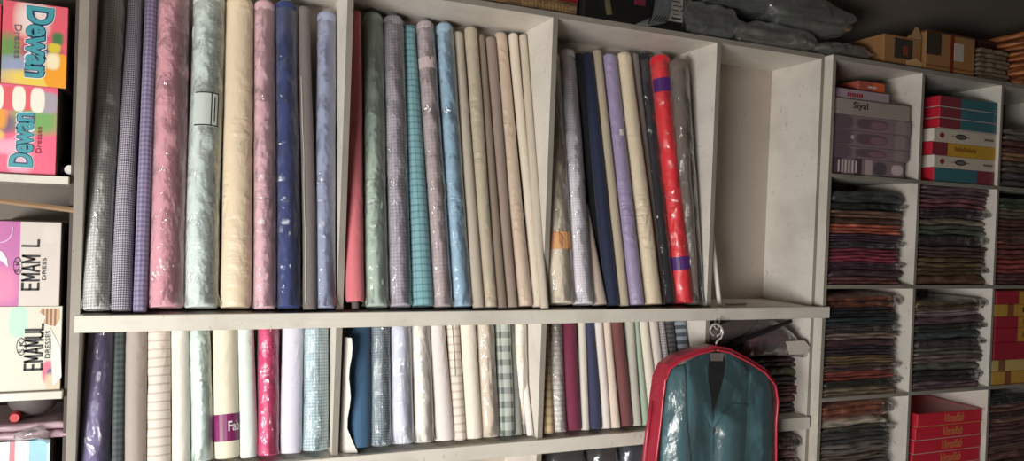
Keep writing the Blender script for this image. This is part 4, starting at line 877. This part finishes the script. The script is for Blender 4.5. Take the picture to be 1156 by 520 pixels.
def span(z):                                # left and right edge of the window at height z
    xs = []
    for i in range(len(ins)):
        a, b = ins[i-1], ins[i]
        if (a[1]-z)*(b[1]-z) <= 0 and a[1] != b[1]: xs.append(a[0]+(b[0]-a[0])*(z-a[1])/(b[1]-a[1]))
    return min(xs), max(xs)
rings = []; NZ, NX = 70, 48
for j in range(NZ+1):
    z = zbot_+.001+(ztop_-.004-zbot_)*(j/NZ); xa_, xb_ = span(z); rg = []; fade = min(1, (ztop_-z)/.12)
    for i in range(NX+1):
        t = i/NX; x = xa_+(xb_-xa_)*t
        prof = .034*math.exp(-((t-.15)/.08)**2)+.036*math.exp(-((t-.50)/.06)**2)*min(1, max(0, (ztop_-z-.18)/.1))+.012*math.exp(-((t-.85)/.09)**2)+.010*math.sin(PI*t)
        y = YF-.002-fade*min(1, t/.05)*min(1, (1-t)/.05)*(prof*(1+.5*noise.noise((t*2, z*5, 1)))+.006*noise.noise((t*7+z*6, z*9, 2))+.004*(1-2*abs(noise.noise((t*5-z*9, z*6+t*3, 6)))))
        rg.append(lo((x, z), y))
    rings.append(rg)
obj('clear_front', loft(rings, cap=False, closed=False), m_film('clear_vinyl', haze=.03, gl=.55, scale=7, rough=.27), cover, smooth=True)
obj('piping', tube([lo(p, YF-.003) for p in inset(.0135)]+[lo(inset(.0135)[0], YF-.003)], .0035, 8), PIPE, cover, smooth=True)
for xa_, xb_ in ((739, 731), (734, 727)):        # hanging folds of the loose left side
    obj('side_fold', tube([lo(sp(xa_+2, 452, -.10), -.10), lo(sp((xa_+xb_)/2, 490, -.10), -.10), lo(sp(xb_, 525, -.10), -.10), lo(sp(xb_-3, 600, -.10), -.10)], [.004, .008, .010, .010], 10), REDC, cover, smooth=True)
# hanger
CH = m_plain('white_chrome', C(226, 224, 220), .25, metal=.4); HW = m_plain('white_plastic_hanger', C(214, 206, 196), .4)
hang = thing('coat_hanger', 'white coat hanger with a curled hook on a tied string', 'hanger', (hk.x, -.105, hk.z))
hb = Vector(hang.location)
def hp(x, y, Y=-.105): return at(x, y, Y)-hb
hook = [hp(808, 396), hp(809, 386), hp(814, 381), hp(816, 374), hp(813, 368), hp(808, 366), hp(803.5, 368.5), hp(802, 371.5)]
def smooth_pts(p, n=6):
    out = []
    for i in range(len(p)-1):
        a, b, c, d = p[max(i-1, 0)], p[i], p[i+1], p[min(i+2, len(p)-1)]
        for k in range(n):
            t = k/n; out.append(.5*((2*b)+(c-a)*t+(2*a-5*b+4*c-d)*t*t+(3*b-a-3*c+d)*t**3))
    return out+[p[-1]]
obj('hook', tube(smooth_pts(hook), .0034, 10), CH, hang, smooth=True)
obj('hook', tube([hp(808+6.5*math.cos(a*PI/9), 372+7*math.sin(a*PI/9), -.095) for a in range(-13, 5)], .0026, 8), CH, hang, smooth=True)
obj('string', tube(smooth_pts([hp(809, 372, -.105), hp(806, 366, -.1), hp(811, 356, -.03), at(813, 346, -.012)-hb, at(816, 349, -.022)-hb, hp(812, 364, -.09), hp(810, 372, -.105)]), .0014, 6), m_plain('white_string', C(232, 228, 222), .7), hang, smooth=True)
sh_ = [hp(758, 416), hp(775, 405), hp(794, 396), hp(808, 393), hp(824, 397), hp(842, 406), hp(858, 417)]
obj('hanger_arms', tube(smooth_pts(sh_), [.007]*1+[.009]*35+[.007], 10), HW, hang, smooth=True)
# blazer
GR = NT('dark_teal_suiting'); nn = GR.noise(GR.coord('Object'), 500, 2)
suit_m = GR.bsdf(GR.mix(nn, C(54, 98, 108), C(80, 128, 136)), .7, sheen=.3, bump=GR.noise(GR.coord('Object', (1, 1, .5)), 14, 3), bs=.4, bd=.006)
jk = thing('suit_jacket', 'dark teal green blazer hanging inside the clear suit cover', 'jacket', (hk.x, -.105, at(808, 640, -.105).z)); jb = Vector(jk.location)
YC = -.101; rows = [(396, 792, 824), (400, 784, 832), (405, 772, 844), (411, 763, 854), (420, 760, 858), (440, 763, 856), (465, 766, 853), (490, 766, 854), (520, 764, 856), (560, 760, 860), (620, 757, 862)]
def ringat(xl, xr, y, yc, dpt, n=28, p=1.0):
    A = at(xl, y, yc); Bq = at(xr, y, yc); c_ = (A+Bq)/2; hw = (Bq.x-A.x)/2
    return [(c_.x+hw*math.cos(t*2*PI/n)-jb.x, yc-jb.y+dpt*max(-1, min(1, 1.25*math.sin(t*2*PI/n))), c_.z-jb.z) for t in range(n)]
obj('jacket_body', loft([ringat(xl, xr, y, YC, min(.019, .008+(y-396)*.0009)) for y, xl, xr in rows]), suit_m, jk, smooth=True)
def fy(x, z): return -.019*1.0-.004
def jp(x, y, Y=-.125): p = at(x, y, Y); return (p.x-jb.x, p.z-jb.z)
yy = lambda d: (lambda x, z: -.125-jb.y-d)
sl = [(412, 752, 772), (422, 748, 774), (445, 746, 774), (475, 745, 775), (520, 746, 780), (560, 748, 783), (600, 752, 784)]
obj('sleeve', loft([ringat(a_, b_, y, -.113, .017, 20) for y, a_, b_ in sl]), suit_m, jk, smooth=True)
sr = [(414, 846, 862), (424, 844, 868), (445, 842, 871), (475, 841, 872), (520, 838, 871), (560, 836, 870), (600, 834, 868)]
obj('sleeve', loft([ringat(a_, b_, y, -.113, .017, 20) for y, a_, b_ in sr]), suit_m, jk, smooth=True)
lapm = m_plain('teal_lapel_cloth', C(76, 124, 132), .6, 60, .2, sheen=.3)
LIN = m_plain('dark_lining', C(28, 34, 38), .4)
obj('lining', plate([jp(*p) for p in ((795, 399), (820, 399), (817, 425), (806, 462), (803, 472), (798, 440))], .001, yy(.0)), LIN, jk)
def strip(left, right, d, m, name, n=14):      # a cloth strip between two edges given top to bottom
    rings = []
    for k in range(n+1):
        t = k/n*(len(left)-1); q_ = min(int(t), len(left)-2); u = t-q_; pl = [left[q_][c]+(left[q_+1][c]-left[q_][c])*u for c in (0, 1)]; pr = [right[q_][c]+(right[q_+1][c]-right[q_][c])*u for c in (0, 1)]
        a, b = jp(*pl), jp(*pr); Y = -.126-jb.y-d; mx, mz = (a[0]+b[0])/2, (a[1]+b[1])/2
        rings.append([(a[0], Y, a[1]), (mx, Y-.004, mz), (b[0], Y-.002, b[1]), (b[0], Y+.001, b[1]), (mx, Y, mz), (a[0], Y+.002, a[1])])
    return obj(name, loft(rings), m, jk, smooth=False)
strip(((786, 401), (777, 424), (785, 446), (802, 480)), ((798, 403), (798, 425), (802, 452), (804.5, 481)), .003, lapm, 'lapel')
strip(((819, 403), (817, 425), (810, 452), (803.5, 481)), ((830, 401), (842, 424), (832, 446), (805.5, 480)), .003, lapm, 'lapel')
strip(((790, 396), (783, 404), (776, 421)), ((800, 397), (799, 407), (796, 420)), .005, suit_m, 'collar')
strip(((816, 397), (818, 407), (822, 420)), ((826, 396), (834, 404), (843, 421)), .005, suit_m, 'collar')
NV = m_plain('seam_shadow_thread', C(22, 40, 46), .7)
obj('label', plate([jp(*p) for p in ((800, 398), (817, 398), (815, 407), (802, 407))], .001, yy(.0035)), m_plain('pale_neck_label', C(196, 184, 170), .6), jk)
obj('front_edge', plate([jp(*p) for p in ((803, 478), (805, 478), (804, 520), (804, 600), (801, 600), (802, 520))], .002, yy(.002)), lapm, jk)
obj('pocket', plate([jp(*p) for p in ((824, 455), (844, 456), (844, 460), (824, 459))], .002, yy(.002)), lapm, jk)
bp = jp(806, 487); obj('button', tube([(bp[0], -.130-jb.y, bp[1]), (bp[0], -.124-jb.y, bp[1])], .006, 14), m_plain('horn_button', C(40, 44, 44), .3), jk)
# ------------------------------------------------------------------ light: daylight from the shop front, behind and to the left
def area(name, loc, tgt, sx, sy, e, col):
    l = bpy.data.lights.new(name, 'AREA'); l.shape = 'RECTANGLE'; l.size = sx; l.size_y = sy; l.energy = e; l.color = col
    o = bpy.data.objects.new(name, l); o.location = loc; o.rotation_euler = (Vector(tgt)-Vector(loc)).to_track_quat('-Z', 'Y').to_euler(); COL.objects.link(o); return o
area('shopfront_daylight', (-2.0, -3.35, -.5), (2.3, 0, -.2), 2.2, 1.3, 292, (1, .975, .945))
w = bpy.data.worlds.new('daylight'); SC.world = w; w.use_nodes = True; w.node_tree.nodes['Background'].inputs[0].default_value = (.9, .95, 1, 1); w.node_tree.nodes['Background'].inputs[1].default_value = .02
SC.view_settings.view_transform = 'Standard'; SC.view_settings.look = 'None'; SC.view_settings.gamma = 1; SC.view_settings.use_curve_mapping = False; SC.view_settings.exposure = 0
